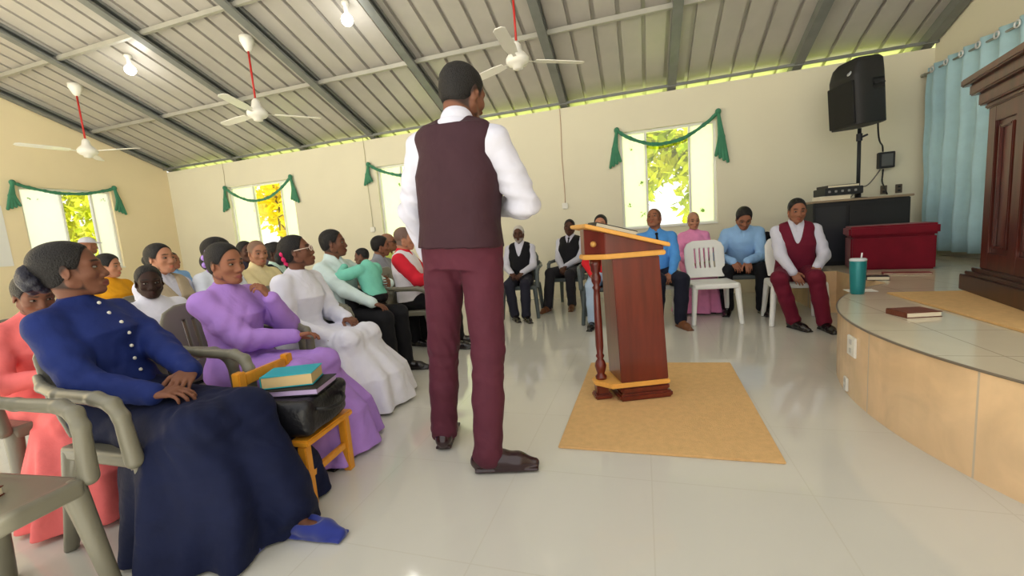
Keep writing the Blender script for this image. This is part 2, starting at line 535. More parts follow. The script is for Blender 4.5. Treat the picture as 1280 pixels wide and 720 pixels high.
# outside: trees, and unseen grass added to bounce yellow-green light under the eave
M_bounce_grass = mat('bounce_grass', (186, 214, 14), rough=0.9, var=0.25, vscale=2.0)
M_ground = mat('pale_ground', (226, 222, 210), rough=0.9, var=0.06, vscale=0.6)
structure('ground', box_me((-40, -30, -0.35), (30, 50, -0.12)), M_ground)
tag(link('bounce_grass_strip', box_me((-22, YB + 0.2, -0.119), (12, YB + 1.9, -0.085)), M_bounce_grass), 'unseen grass strip added outside the back wall to bounce light onto the eave', 'grass', kind='stuff')
tag(link('bounce_grass_field', box_me((-22, YB + 3.0, -0.119), (12, YB + 6.4, -0.085)), M_bounce_grass), 'unseen grass field added beyond the back wall to bounce light through the eave gap', 'grass', kind='stuff')
def leaf_mat(name, c1, c2):
    m = bpy.data.materials.new(name); m.use_nodes = True
    nt = m.node_tree; N = nt.nodes; L = nt.links; N.remove(N['Principled BSDF'])
    tc = N.new('ShaderNodeTexCoord'); nz = N.new('ShaderNodeTexNoise'); nz.inputs['Scale'].default_value = 1.6; L.new(tc.outputs['Object'], nz.inputs['Vector'])
    r = N.new('ShaderNodeValToRGB'); r.color_ramp.elements[0].position = 0.35; r.color_ramp.elements[1].position = 0.65
    r.color_ramp.elements[0].color = lin(c1) + (1,); r.color_ramp.elements[1].color = lin(c2) + (1,); L.new(nz.outputs['Fac'], r.inputs['Fac'])
    d = N.new('ShaderNodeBsdfDiffuse'); t = N.new('ShaderNodeBsdfTranslucent'); mx = N.new('ShaderNodeMixShader'); mx.inputs[0].default_value = 0.45
    for q in (d, t): L.new(r.outputs['Color'], q.inputs['Color'])
    L.new(d.outputs[0], mx.inputs[1]); L.new(t.outputs[0], mx.inputs[2]); L.new(mx.outputs[0], N['Material Output'].inputs['Surface'])
    return m
M_leaf = leaf_mat('tree_leaves', (150, 165, 30), (216, 212, 66))
M_leaf_y = leaf_mat('yellow_leaves', (206, 186, 20), (240, 220, 50))
M_bark = mat('bark', (110, 90, 68), rough=0.9, bump=0.6, bscale=20)
def tree(loc, h, blobs, n, m, label, leaf=0.16, seed=1):
    rnd = np.random.default_rng(seed)
    t = thing('tree', label, 'tree', loc, 0, 'trees outside the windows')
    link('trunk', tube_me([(0, 0, 0), (0.05, 0.04, h * 0.35), (-0.03, 0.06, h * 0.7), (0.02, 0, h * 0.95)], [0.13, 0.11, 0.08, 0.03]), M_bark, t)
    vs = []
    for (bx_, by_, bz_, r) in blobs:
        k = int(n * r * r); d = rnd.normal(size=(k, 3)); d /= np.linalg.norm(d, axis=1)[:, None]
        c = np.array([bx_, by_, bz_]) + d * (r * rnd.uniform(0.35, 1.0, (k, 1)))
        u = rnd.normal(size=(k, 3)); u /= np.linalg.norm(u, axis=1)[:, None]
        w = np.cross(u, rnd.normal(size=(k, 3))); w /= np.linalg.norm(w, axis=1)[:, None]
        s = leaf * rnd.uniform(0.6, 1.2, (k, 1))
        vs.append(np.stack([c - u * s, c + w * s * 0.45, c + u * s, c - w * s * 0.45], axis=1).reshape(-1, 3))
    v = np.concatenate(vs); q = np.arange(len(v)).reshape(-1, 4)
    link('crown', np_mesh(v, q, smooth=False), m, t)
tree((1.35, 10.4, -0.12), 4.2, [(-0.5, 0, 3.2, 1.1), (-1.0, 0.2, 2.7, 0.8), (-0.2, -0.1, 2.5, 0.7), (-0.1, 0.2, 1.6, 0.55), (-1.3, 0.2, 2.0, 0.4), (0.5, 0, 2.8, 0.8)], 520, M_leaf, 'leafy green tree seen through the clear pane behind the lectern', seed=2)
tree((-10.6, 10.6, -0.12), 4.4, [(0, 0, 3.4, 1.1), (0.8, 0, 2.8, 0.9), (1.0, -0.2, 1.9, 0.7), (1.5, 0.2, 1.2, 0.7), (-0.4, 0.3, 2.6, 0.8)], 420, M_leaf_y, 'yellow leafed tree seen through the window beside the far corner', seed=3)
tree((-13.2, 6.4, -0.12), 4.0, [(0, 0, 3.2, 1.2), (0.3, 0.7, 2.4, 1.0), (0.2, -1.0, 2.6, 0.9), (0.4, 0.4, 1.5, 0.8)], 420, M_leaf, 'bushy tree seen through the side wall window', seed=4)
tree((-6.2, 10.8, -0.12), 3.0, [(0, 0, 2.2, 0.9), (0.7, 0, 1.6, 0.7), (-0.5, 0, 1.5, 0.6)], 420, M_leaf, 'low green tree seen through the window beside the preacher', seed=5)
# ================================================================== the stage and what stands on it
STZ = 0.45
SCX, SCY, SR = 3.2, 2.65, 2.08
M_stage_side = tile_mat('peach_stage_tile', (234, 200, 156), 0.62, (206, 188, 164), 0.2, 0.15, radial=SR, jw=0.004, vscale=3.2, spec=0.5, xo=0.16, height_off=0.07)
M_stage_top = tile_mat('stage_top_tile', (214, 203, 178), 0.45, (178, 168, 146), 0.12, 0.06, jw=0.003, spec=0.55)
M_edge = mat('stage_edge_strip', (120, 108, 92), rough=0.4)
def stage_outline():
    pts = []
    a1 = math.atan2(math.sqrt(SR ** 2 - (1.95 - SCX) ** 2), 1.95 - SCX)
    a0 = math.atan2(-math.sqrt(SR ** 2 - (2.0 - SCX) ** 2), 2.0 - SCX) % (2 * PI)
    n = 48
    for i in range(n + 1):
        a = a1 + (a0 - a1) * i / n
        pts.append((SR * math.cos(a), SR * math.sin(a)))
    pts += [(2.0 - SCX, YF + 0.02 - SCY), (XR - SCX, YF + 0.02 - SCY), (XR - SCX, YB - SCY), (1.8 - SCX, YB - SCY), (1.8 - SCX, 5.3 - SCY), (1.95 - SCX, 5.3 - SCY)]
    return pts[::-1]
_pts = stage_outline()
_bm = bmesh.new(); add_prism(_bm, _pts, 0, STZ)
_bm.normal_update()
_st = structure('floor_stage', bm_mesh(_bm), None, mats=[M_stage_side, M_stage_top])
for p in _st.data.polygons:
    p.material_index = 1 if p.normal.z > 0.5 else 0
_st.location = (SCX, SCY, 0)
# dark edging strip along the lip of the curve
_arc = [(SCX + q[0] * 1.0015, SCY + q[1] * 1.0015, STZ - 0.004) for q in _pts[6:]]
structure('trim_1', tube_me(_arc, 0.006, 6), M_edge)

# wall plates on the stage front
M_plate = mat('white_plastic_plate', (238, 236, 226), rough=0.4)
def wall_plate(name, label, loc, yaw, w=0.11, h=0.115):
    t = thing(name, label, 'outlet', loc, yaw)
    link('cover_plate', box_me((-0.006, -w / 2, -h / 2), (0.008, w / 2, h / 2), bevel=0.003), M_plate, t)
    for z in (-0.025, 0.025): link('socket', box_me((-0.009, -0.015, z - 0.014), (-0.0055, 0.015, z + 0.014), bevel=0.001), mat('socket_face', (205, 203, 196), rough=0.5), t)
def on_arc(y): return SCX - math.sqrt(SR ** 2 - (y - SCY) ** 2)
wall_plate('wall_outlet', 'white outlet plate on the curved stage front', (on_arc(2.83) - 0.006, 2.83, 0.315), -4)
wall_plate('wall_outlet', 'small white outlet plate low on the stage front near the floor', (on_arc(2.92) - 0.006, 2.92, 0.06), -8, 0.06, 0.08)

# carpet on the stage under the pulpit
M_rug = mat('tan_carpet', (222, 182, 126), rough=0.95, spec=0.1, bump=0.5, bscale=220, var=0.06, vscale=30)
def rug_me(pts, h=0.012):
    bm = bmesh.new(); add_prism(bm, pts, 0, h)
    return bm_mesh(bm, bevel=0.004)
tag(link('carpet', rug_me([(1.70, 1.3), (3.42, 1.3), (3.42, 3.75), (1.71, 3.79)]), M_rug), 'tan carpet laid on the stage under the large pulpit', 'carpet').location = (0, 0, STZ)
tag(link('carpet', rug_me([(-0.45, 2.01), (0.57, 2.02), (0.60, 3.46), (-0.44, 3.40)], 0.012), M_rug), 'tan carpet mat on the floor under the wooden lectern', 'carpet')

# -------- the great pulpit
M_mahog = mat('dark_mahogany', (84, 36, 26), rough=0.28, spec=0.5, coat=0.3, var=0.35, vscale=3.0, stretch=(6, 6, 0.7))
M_mahog_d = mat('darker_mahogany', (62, 27, 20), rough=0.32, spec=0.5, coat=0.2, var=0.3, vscale=3.0, stretch=(6, 6, 0.7))
pul = thing('pulpit', 'large dark mahogany pulpit with panelled front on the stage carpet', 'pulpit', (2.17, 3.86, STZ + 0.012), -12)
# local: +x into the stage, -y towards the near end; the front face looks along -x
PL = 1.35
def lbx(*bs, bevel=0.004):
    bm = bmesh.new()
    for lo, hi in bs: add_box(bm, lo, hi)
    return bm_mesh(bm, bevel=bevel)
link('plinth', lbx(((0, -PL, 0), (0.62, 0, 0.11)), ((0.02, -PL + 0.02, 0.11), (0.60, -0.02, 0.135)), ((0.045, -PL + 0.045, 0.135), (0.58, -0.045, 0.16))), M_mahog_d, pul)
link('body', lbx(((0.09, -PL + 0.09, 0.16), (0.54, -0.09, 1.22))), M_mahog, pul)
_bs = []
for y in (-0.09, -0.44, -0.79, -1.14):
    _bs.append(((0.072, y - 0.10 if y > -1.1 else -PL + 0.09, 0.16), (0.091, y, 1.22)))
_bs += [((0.073, -PL + 0.09, 0.16), (0.090, -0.09, 0.27)), ((0.073, -PL + 0.09, 1.12), (0.090, -0.09, 1.22))]
link('front_frame', lbx(*_bs), M_mahog, pul)
for y in (-0.315, -0.665, -1.015):
    bm = bmesh.new()
    for lo, hi in (((0.074, y - 0.085, 0.30), (0.092, y - 0.065, 1.09)), ((0.074, y + 0.065, 0.30), (0.092, y + 0.085, 1.09)), ((0.074, y - 0.065, 0.30), (0.092, y + 0.065, 0.32)), ((0.074, y - 0.065, 1.07), (0.092, y + 0.065, 1.09))): add_box(bm, lo, hi)
    link('panel_molding', bm_mesh(bm, bevel=0.005), M_mahog, pul)
link('cornice', lbx(((0.06, -PL + 0.06, 1.22), (0.57, -0.06, 1.25)), ((0.035, -PL + 0.035, 1.25), (0.6, -0.035, 1.33)), ((0.0, -PL, 1.33), (0.64, 0.0, 1.40)), ((-0.035, -PL - 0.03, 1.40), (0.67, 0.035, 1.45)), bevel=0.008), M_mahog, pul)

# -------- lectern on the floor
M_mahog_r = mat('red_mahogany', (104, 34, 22), rough=0.3, spec=0.5, coat=0.3, var=0.3, vscale=3.0, stretch=(6, 6, 0.6))
M_trim_y = mat('varnished_pine_trim', (232, 172, 84), rough=0.4, var=0.08, vscale=8)
LX, LY, LA = -0.105, 2.76, 22
lec = thing('lectern', 'reddish mahogany lectern with pale wood trim on the floor mat', 'lectern', (LX, LY, 0.012), LA)
# local: -x faces the seats with a pointed prow carried by one turned column, +x is the reader's side
def lect():
    link('base', lbx(((-0.115, -0.125, 0), (0.225, 0.125, 0.045)), ((-0.105, -0.115, 0.045), (0.21, 0.115, 0.09)), bevel=0.012), M_mahog_r, lec)
    bm = bmesh.new(); add_box(bm, (-0.25, -0.052, 0), (-0.14, 0.052, 0.03)); add_box(bm, (-0.235, -0.038, 0.03), (-0.158, 0.038, 0.09))
    link('foot', bm_mesh(bm, bevel=0.008), M_mahog_r, lec)
    bm = bmesh.new(); add_prism(bm, [(0.205, -0.13), (0.205, 0.13), (-0.165, 0.13), (-0.25, 0.03), (-0.25, -0.03), (-0.165, -0.13)], 0.092, 0.122)
    link('lower_trim', bm_mesh(bm, bevel=0.006), M_trim_y, lec)
    bm = bmesh.new()
    a = [bm.verts.new(v) for v in ((-0.105, -0.122, 0.122), (0.198, -0.122, 0.122), (0.198, 0.122, 0.122), (-0.105, 0.122, 0.122))]
    b = [bm.verts.new(v) for v in ((-0.125, -0.118, 0.895), (0.165, -0.118, 0.895), (0.165, 0.118, 0.895), (-0.125, 0.118, 0.895))]
    bm.faces.new(a[::-1]); bm.faces.new(b)
    for i in range(4): bm.faces.new((a[i], a[(i + 1) % 4], b[(i + 1) % 4], b[i]))
    link('body', bm_mesh(bm, bevel=0.005), M_mahog_r, lec)
    prof = [(0.034, 0.122), (0.036, 0.14), (0.022, 0.155), (0.030, 0.18), (0.037, 0.21), (0.028, 0.24), (0.018, 0.255), (0.028, 0.275), (0.019, 0.29), (0.025, 0.34), (0.024, 0.5), (0.021, 0.66), (0.019, 0.70),
            (0.027, 0.715), (0.018, 0.73), (0.029, 0.755), (0.031, 0.78), (0.021, 0.805), (0.031, 0.825), (0.031, 0.845), (0.036, 0.86), (0.036, 0.895)]
    link('column', lathe_me(prof, 22, Matrix.Translation((-0.197, 0.0, 0))), M_mahog_r, lec)
    bm = bmesh.new(); add_prism(bm, [(0.195, -0.145), (0.195, 0.145), (-0.175, 0.145), (-0.285, 0.05), (-0.285, -0.05), (-0.175, -0.145)], 0.897, 0.927)
    link('upper_trim', bm_mesh(bm, bevel=0.006), M_trim_y, lec)
    def slab(pts, zb, zt):
        """prism whose bottom and top heights vary along x: zb(x), zt(x)"""
        bm = bmesh.new()
        a = [bm.verts.new((x, y, zb(x))) for x, y in pts]; b = [bm.verts.new((x, y, zt(x))) for x, y in pts]
        bm.faces.new(a[::-1]); bm.faces.new(b); n = len(pts)
        for i in range(n): bm.faces.new((a[i], a[(i + 1) % n], b[(i + 1) % n], b[i]))
        return bm
    top = lambda x: 0.968 + (0.205 - x) * 0.29
    link('desk_box', bm_mesh(slab([(0.185, -0.135), (0.185, 0.135), (-0.170, 0.135), (-0.272, 0.045), (-0.272, -0.045), (-0.170, -0.135)], lambda x: 0.928, lambda x: top(x) - 0.024), bevel=0.003), M_mahog_r, lec)
    link('desk_top', bm_mesh(slab([(0.205, -0.185), (0.205, 0.185), (-0.30, 0.185), (-0.30, -0.185)], lambda x: top(x) - 0.023, lambda x: top(x)), bevel=0.004), M_trim_y, lec)
    link('desk_face', bm_mesh(slab([(0.195, -0.175), (0.195, 0.175), (-0.29, 0.175), (-0.29, -0.175)], lambda x: top(x) - 0.006, lambda x: top(x) + 0.002)), M_mahog_d, lec)
    bm = bmesh.new(); bmesh.ops.create_uvsphere(bm, u_segments=16, v_segments=10, radius=0.019)
    for v in bm.verts: v.co = Vector((v.co.x - 0.228, v.co.y - 0.088, v.co.z + 0.99))
    link('knob', bm_mesh(bm, smooth=True), mat('gilt', (222, 170, 96), rough=0.35, metal=0.4), lec, 'gilt knob')
lect()
M_black = mat('black_leather', (26, 26, 28), rough=0.5, bump=0.2, bscale=120)
M_paper = mat('page_edges', (236, 224, 196), rough=0.8)
def book(name, label, loc, rotm, w, d, h, cover, group=None, pages=None):
    """closed book: width w along x (spine at -x), depth d along y, thickness h"""
    t = thing(name, label, 'book', loc, 0, group)
    t.rotation_euler = rotm
    bm = bmesh.new()
    add_box(bm, (-w / 2, -d / 2, 0), (w / 2, d / 2, 0.004)); add_box(bm, (-w / 2, -d / 2, h - 0.004), (w / 2, d / 2, h)); add_box(bm, (-w / 2, -d / 2, 0.004), (-w / 2 + 0.004, d / 2, h - 0.004))
    link('cover', bm_mesh(bm, bevel=0.0015), cover, t)
    link('pages', box_me((-w / 2 + 0.005, -d / 2 + 0.004, 0.0045), (w / 2 - 0.005, d / 2 - 0.004, h - 0.0045)), pages or M_paper, t)
    return t
_sl = math.atan(0.29)
_M = Matrix.Translation((LX, LY, 0.012)) @ Matrix.Rotation(math.radians(LA), 4, 'Z') @ Matrix.Translation((-0.09, -0.01, 0.968 + 0.295 * 0.29 + 0.004)) @ Matrix.Rotation(_sl, 4, 'Y')
book('book', 'black book lying on the sloped top of the lectern', _M.to_translation(), _M.to_euler(), 0.26, 0.19, 0.028, M_black)

# -------- things on the stage
M_brown = mat('brown_leather', (112, 56, 38), rough=0.5, bump=0.2, bscale=90)
book('book', 'closed brown bible lying flat near the stage edge', (1.50, 3.03, STZ), (0, 0, math.radians(12)), 0.19, 0.155, 0.032, M_brown)
tb = thing('tumbler', 'teal insulated tumbler standing on the stage edge', 'tumbler', (1.545, 3.83, STZ))
link('cup', lathe_me([(0.040, 0), (0.043, 0.004), (0.047, 0.06), (0.051, 0.16), (0.053, 0.245), (0.053, 0.25)], 28), mat('teal_enamel', (34, 128, 132), rough=0.3, metal=0.2, spec=0.5), tb)
link('lid', lathe_me([(0.054, 0.25), (0.054, 0.262), (0.046, 0.27), (0.02, 0.272)], 28), mat('tumbler_lid', (206, 214, 216), rough=0.25), tb, 'pale lid')
link('straw', tube_me([(0.02, 0, 0.27), (0.024, 0, 0.31)], 0.005), mat('white_straw', (240, 240, 240)), tb)
bm = bmesh.new(); add_prism(bm, [(-0.1, -0.06), (0.09, -0.07), (0.1, 0.06), (-0.09, 0.07)], 0, 0.0025)
tag(link('paper_sheet', bm_mesh(bm), mat('white_paper', (240, 238, 230), rough=0.8)), 'white paper sheet lying on the stage beside the teal tumbler', 'paper').location = (1.62, 3.97, STZ)
book('book', 'small black book with white pages in front of the red ottoman', (1.98, 4.55, STZ), (0, 0, math.radians(-15)), 0.16, 0.11, 0.035, M_black)
book('book', 'flat reddish folder lying at the foot of the red ottoman', (2.34, 4.86, STZ), (0, 0, math.radians(-18)), 0.34, 0.12, 0.016, mat('maroon_cover', (136, 58, 56), rough=0.6))
# red velvet ottoman
M_velvet = mat('red_velvet', (120, 14, 36), rough=0.75, sheen=0.15, spec=0.2, bump=0.15, bscale=60, var=0.12, vscale=8)
ot = thing('storage_ottoman', 'red velvet storage ottoman on the stage before the black cabinet', 'ottoman', (2.45, 5.44, STZ), -14)
link('body', box_me((-0.33, -0.20, 0.0), (0.33, 0.20, 0.34), bevel=0.015), M_velvet, ot)
link('lid', box_me((-0.35, -0.22, 0.342), (0.35, 0.22, 0.45), bevel=0.02), M_velvet, ot)
# black cabinet with equipment
M_blackp = mat('black_paint', (34, 36, 40), rough=0.5, spec=0.4, var=0.1)
cb = thing('equipment_cabinet', 'black cabinet against the back wall behind the red ottoman', 'cabinet', (2.36, 6.12, STZ), 0)
link('body', box_me((-0.46, -0.30, 0), (0.46, 0.32, 0.73), bevel=0.008), M_blackp, cb)
link('top_panel', box_me((-0.48, -0.32, 0.731), (0.48, 0.34, 0.755), bevel=0.004), mat('worn_top', (150, 132, 108), rough=0.5), cb, 'worn pale wooden top')
link('side_panel', box_me((-0.44, -0.308, 0.05), (-0.14, -0.301, 0.68), bevel=0.004), mat('dark_panel', (44, 47, 54), rough=0.35), cb)
link('front_panel', box_me((-0.11, -0.308, 0.05), (0.44, -0.301, 0.68), bevel=0.004), M_blackp, cb)
CT = STZ + 0.755
am = thing('amplifier', 'dark amplifier box on top of the black cabinet', 'amplifier', (2.20, 6.0, CT + 0.052), 4)
link('case', box_me((-0.19, -0.15, 0.0), (0.19, 0.15, 0.085), bevel=0.005), M_blackp, am)
for i in range(5): link('knob', box_me((-0.16 + i * 0.065, -0.156, 0.03), (-0.135 + i * 0.065, -0.149, 0.055), bevel=0.003), mat('grey_knobs', (150, 150, 150), rough=0.4), am)
book('book', 'white bound book under the amplifier on the black cabinet', (2.13, 5.98, CT), (0, 0, math.radians(3)), 0.30, 0.24, 0.05, mat('white_cover', (232, 226, 212), rough=0.6))
book('book', 'dark folder resting on top of the amplifier', (2.20, 6.0, CT + 0.138), (0, 0, math.radians(8)), 0.33, 0.24, 0.03, mat('dark_folder', (52, 50, 52), rough=0.6))
# loudspeaker on a pole
pole = thing('speaker_pole', 'black pole stand rising from the black cabinet', 'speaker stand', (2.45, 6.12, CT))
link('pole', tube_me([(0, 0, 0.012), (0, 0, 0.80)], 0.019, 14), M_blackp, pole)
link('base_plate', lathe_me([(0.09, 0), (0.09, 0.008), (0.03, 0.014), (0.028, 0.06)], 24), M_blackp, pole)
bm = bmesh.new(); add_tube(bm, [(0.0, 0, 0.66), (0.0, 0, 0.74)], 0.03, 14); add_tube(bm, [(0.02, -0.01, 0.70), (0.07, -0.03, 0.72)], 0.012, 8)
link('clamp', bm_mesh(bm), M_blackp, pole)
sp = thing('loudspeaker', 'black loudspeaker raised on the pole above the cabinet', 'loudspeaker', (2.45, 6.12, CT + 0.815), 0)
sp.rotation_euler = (math.radians(0), math.radians(4), math.radians(-163))
S_ = Solid(0.03)
S_.tw([(-0.0, 0.225, 0.205, 0.0), (0.30, 0.228, 0.205, 0), (0.56, 0.222, 0.205, 0.0), (0.69, 0.205, 0.185, -0.01), (0.735, 0.15, 0.15, -0.015)], p=5.0)
S_.half((-0.9, 0.45, 0), (-0.15, 0.19, 0), k=0.04).half((-0.9, -0.45, 0), (-0.15, -0.19, 0), k=0.04)
S_.half((0.85, 0, 0.42), (0.2, 0, 0.60), k=0.03)
S_.bx((-0.06, -0.245, 0.42), (0.07, 0.05, 0.055), r=0.02, op='s', k=0.01).bx((-0.06, 0.245, 0.42), (0.07, 0.05, 0.055), r=0.02, op='s', k=0.01)
S_.half((0, 0, -1), (0, 0, 0.01))
link('cabinet', S_.mesh(0.007), mat('speaker_plastic', (36, 36, 38), rough=0.55, bump=0.2, bscale=160), sp)
S_ = Solid(0.01); S_.bx((0.2, 0, 0.26), (0.014, 0.19, 0.235), r=0.012)
link('grille', S_.mesh(0.006), mat('speaker_grille', (22, 22, 24), rough=0.6, bump=0.6, bscale=300), sp)
for s_ in (-1, 1): link('handle', tube_me([(-0.115, s_ * 0.222, 0.42), (-0.005, s_ * 0.222, 0.42)], 0.011, 10), M_blackp, sp)
link('emblem', lathe_me([(0.028, 0.0), (0.028, 0.004)], 18, Matrix.Translation((0.194, 0.13, 0.575)) @ Matrix.Rotation(math.radians(64), 4, 'Y')), mat('pale_emblem', (196, 200, 204), rough=0.4), sp, 'small pale round emblem')
# cables and box on the wall behind
pb = thing('control_box', 'black control box on the wall beside the speaker pole', 'control box', (3.0, 6.805, 1.67))
link('case', box_me((-0.085, -0.07, -0.10), (0.085, 0.0, 0.10), bevel=0.006), M_blackp, pb)
link('faceplate', box_me((-0.06, -0.074, -0.075), (0.06, -0.0702, 0.075), bevel=0.001), mat('grey_face', (96, 98, 100), rough=0.4), pb)
_cab = [bez((2.66, 6.2, CT + 0.86), (2.80, 6.5, 1.75), (2.95, 6.74, 1.95), (2.97, 6.78, 1.78), 16), bez((2.98, 6.78, 1.56), (2.96, 6.76, 1.35), (2.93, 6.72, 1.45), (2.86, 6.4, CT + 0.03), 16), bez((2.95, 6.78, 1.56), (2.7, 6.7, 1.2), (2.8, 6.7, 1.5), (2.52, 6.5, CT + 0.02), 16)]
tag(link('speaker_cable', tube_me(_cab[0], 0.009, 8), M_black), 'black cable running from the loudspeaker to the control box', 'cable')
tag(link('power_cable', tube_me(_cab[1], 0.009, 8), M_black), 'black cable hanging from the control box to the cabinet top', 'cable')
tag(link('signal_cable', tube_me(_cab[2], 0.007, 8), mat('grey_cable', (120, 116, 108), rough=0.6)), 'grey cable looping from the control box down to the cabinet', 'cable')
for x_, w_ in ((2.72, 'dark outlet plate on the wall nearest the speaker pole'), (3.0, 'dark outlet plate on the wall directly under the control box'), (3.16, 'dark outlet plate on the wall nearest the blue curtain')):
    t = thing('wall_outlet', w_, 'outlet', (x_, 6.805, 1.30))
    link('cover_plate', box_me((-0.035, -0.012, -0.055), (0.035, 0.0, 0.055), bevel=0.003), mat('brown_plate', (96, 84, 70), rough=0.5), t)
    bm = bmesh.new(); add_box(bm, (-0.014, -0.015, 0.012), (0.014, -0.0122, 0.036)); add_box(bm, (-0.014, -0.015, -0.036), (0.014, -0.0122, -0.012))
    link('socket', bm_mesh(bm), M_blackp, t)
# blue curtain on the right hand wall
M_curt = mat('blue_curtain_cloth', (178, 214, 224), rough=0.8, sheen=0.2, bump=0.15, bscale=80, var=0.05, vscale=10)
cu = thing('curtain', 'pale blue grommet curtain on a rod behind the pulpit', 'curtain', (3.36, 6.70, 0.52))
def curtain_me(length, h, n=160, m=14):
    vs = []
    for side in (0, 1):
        for j in range(m + 1):
            z = h * j / m
            for i in range(n + 1):
                s = i / n; ph = s * length / 0.24 * 2 * PI
                a = (0.035 + 0.012 * math.sin(5 * s + 1)) * (0.85 + 0.25 * (1 - j / m))
                x = a * math.sin(ph + 0.25 * math.sin(3 * z)) + 0.006 * math.sin(9 * z + 7 * s)
                vs.append((x + side * 0.005, -s * length + 0.012 * math.cos(ph), z))
    v = np.array(vs); q = []
    K = (n + 1) * (m + 1)
    for side in (0, 1):
        for j in range(m):
            for i in range(n):
                a = side * K + j * (n + 1) + i
                f = (a, a + 1, a + n + 2, a + n + 1)
                q.append(f if side else f[::-1])
    for i in range(n):
        for j in (0, m):
            a = j * (n + 1) + i; q.append((a, a + 1, a + 1 + K, a + K))
    return np_mesh(v, np.array(q))
link('drape', curtain_me(2.6, 2.18), M_curt, cu)
for i in range(11):
    y = -0.18 - i * 0.24
    bm = bmesh.new()
    ring = [(-0.052, y + 0.030 * math.cos(k * PI / 8), 2.115 + 0.030 * math.sin(k * PI / 8)) for k in range(17)]
    add_tube(bm, ring, 0.0085, 6, caps=False)
    link('grommet', bm_mesh(bm, smooth=True), mat('steel_grommet', (226, 228, 228), rough=0.3, metal=0.3), cu)
rd = thing('curtain_rod', 'grey metal curtain rod fixed to the wall beside the stage corner', 'curtain rod', (3.36, 6.78, 2.64))
link('rod', tube_me([(0, 0.02, 0), (0, -2.75, 0)], 0.012, 10), M_pipe, rd)
link('bracket', box_me((-0.01, -0.03, -0.02), (0.12, -0.015, 0.02)), M_pipe, rd)
link('finial', lathe_me([(0.004, -0.03), (0.02, -0.015), (0.022, 0), (0.014, 0.02), (0.006, 0.03)], 14, Matrix.Translation((0, 0.04 - 0.02, 0)) @ Matrix.Rotation(PI / 2, 4, 'X')), M_pipe, rd)
# ================================================================== ceiling fans, lamps, swags, wall bits
M_white = mat('white_enamel', (240, 238, 230), rough=0.35)
M_redrod = mat('red_paint', (190, 44, 40), rough=0.4)
def fan(loc_xy, hub_z, label, turn):
    x, y = loc_xy; zt = roof_z(y) - 0.01
    t = thing('ceiling_fan', label, 'ceiling fan', (x, y, hub_z), turn, 'ceiling fans')
    link('canopy', lathe_me([(0.022, zt - hub_z - 0.17), (0.04, zt - hub_z - 0.15), (0.075, zt - hub_z - 0.07), (0.085, zt - hub_z - 0.05), (0.085, zt - hub_z + 0.01)], 24), M_white, t)
    link('downrod', tube_me([(0, 0, 0.1), (0, 0, zt - hub_z - 0.15)], 0.0125, 12), M_redrod, t, 'red rod')
    link('motor_housing', lathe_me([(0.02, 0.19), (0.045, 0.16), (0.06, 0.09), (0.10, 0.05), (0.125, 0.015), (0.125, -0.02), (0.10, -0.05), (0.06, -0.065), (0.055, -0.09), (0.02, -0.10)], 28), M_white, t)
    for k in range(3):
        M = Matrix.Rotation(k * 2 * PI / 3, 4, 'Z') @ Matrix.Rotation(math.radians(9), 4, 'X')
        bm = bmesh.new(); add_prism(bm, [(0.2, -0.05), (0.35, -0.065), (0.74, -0.06), (0.78, -0.03), (0.78, 0.03), (0.74, 0.06), (0.35, 0.065), (0.2, 0.05)], -0.004, 0.004, M)
        link('blade', bm_mesh(bm, bevel=0.002), M_white, t)
        bm = bmesh.new(); add_box(bm, (0.09, -0.018, -0.006), (0.24, 0.018, -0.0045 + 0.0), M)
        link('blade_iron', bm_mesh(bm), M_white, t)
fan((-8.22, 4.69), 2.88, 'white ceiling fan on a red rod nearest the side wall window', 20)
fan((-4.80, 4.69), 2.93, 'white ceiling fan on a red rod above the middle rows', 50)
fan((-1.22, 4.72), 2.95, 'white ceiling fan on a red rod above the preacher and lectern', 33)
def bulb(x, y, label):
    z = roof_z(y) - 0.20
    t = thing('light_bulb', label, 'light bulb', (x, y, z), 0, 'ceiling light bulbs')
    link('globe', lathe_me([(0.02, 0.075), (0.035, 0.06), (0.06, 0.03), (0.068, 0.0), (0.06, -0.032), (0.035, -0.058), (0.004, -0.068)], 24), mat('lit_bulb', (255, 252, 244), emit=9.0), t, 'glowing white globe')
    link('socket', lathe_me([(0.045, 0.195), (0.045, 0.17), (0.024, 0.15), (0.022, 0.078)], 18), M_white, t)
    ld = bpy.data.lights.new('bulb_light', 'POINT'); ld.energy = 7; ld.shadow_soft_size = 0.07; ld.color = (1, 0.97, 0.9)
    l = bpy.data.objects.new('bulb_light', ld); COL.objects.link(l); l.parent = t; l.location = (0, 0, -0.16)
bulb(-6.70, 4.50, 'glowing round bulb under the metal ceiling between the two outer fans')
bulb(-3.20, 4.60, 'glowing round bulb at the top of the ceiling near the middle beam')

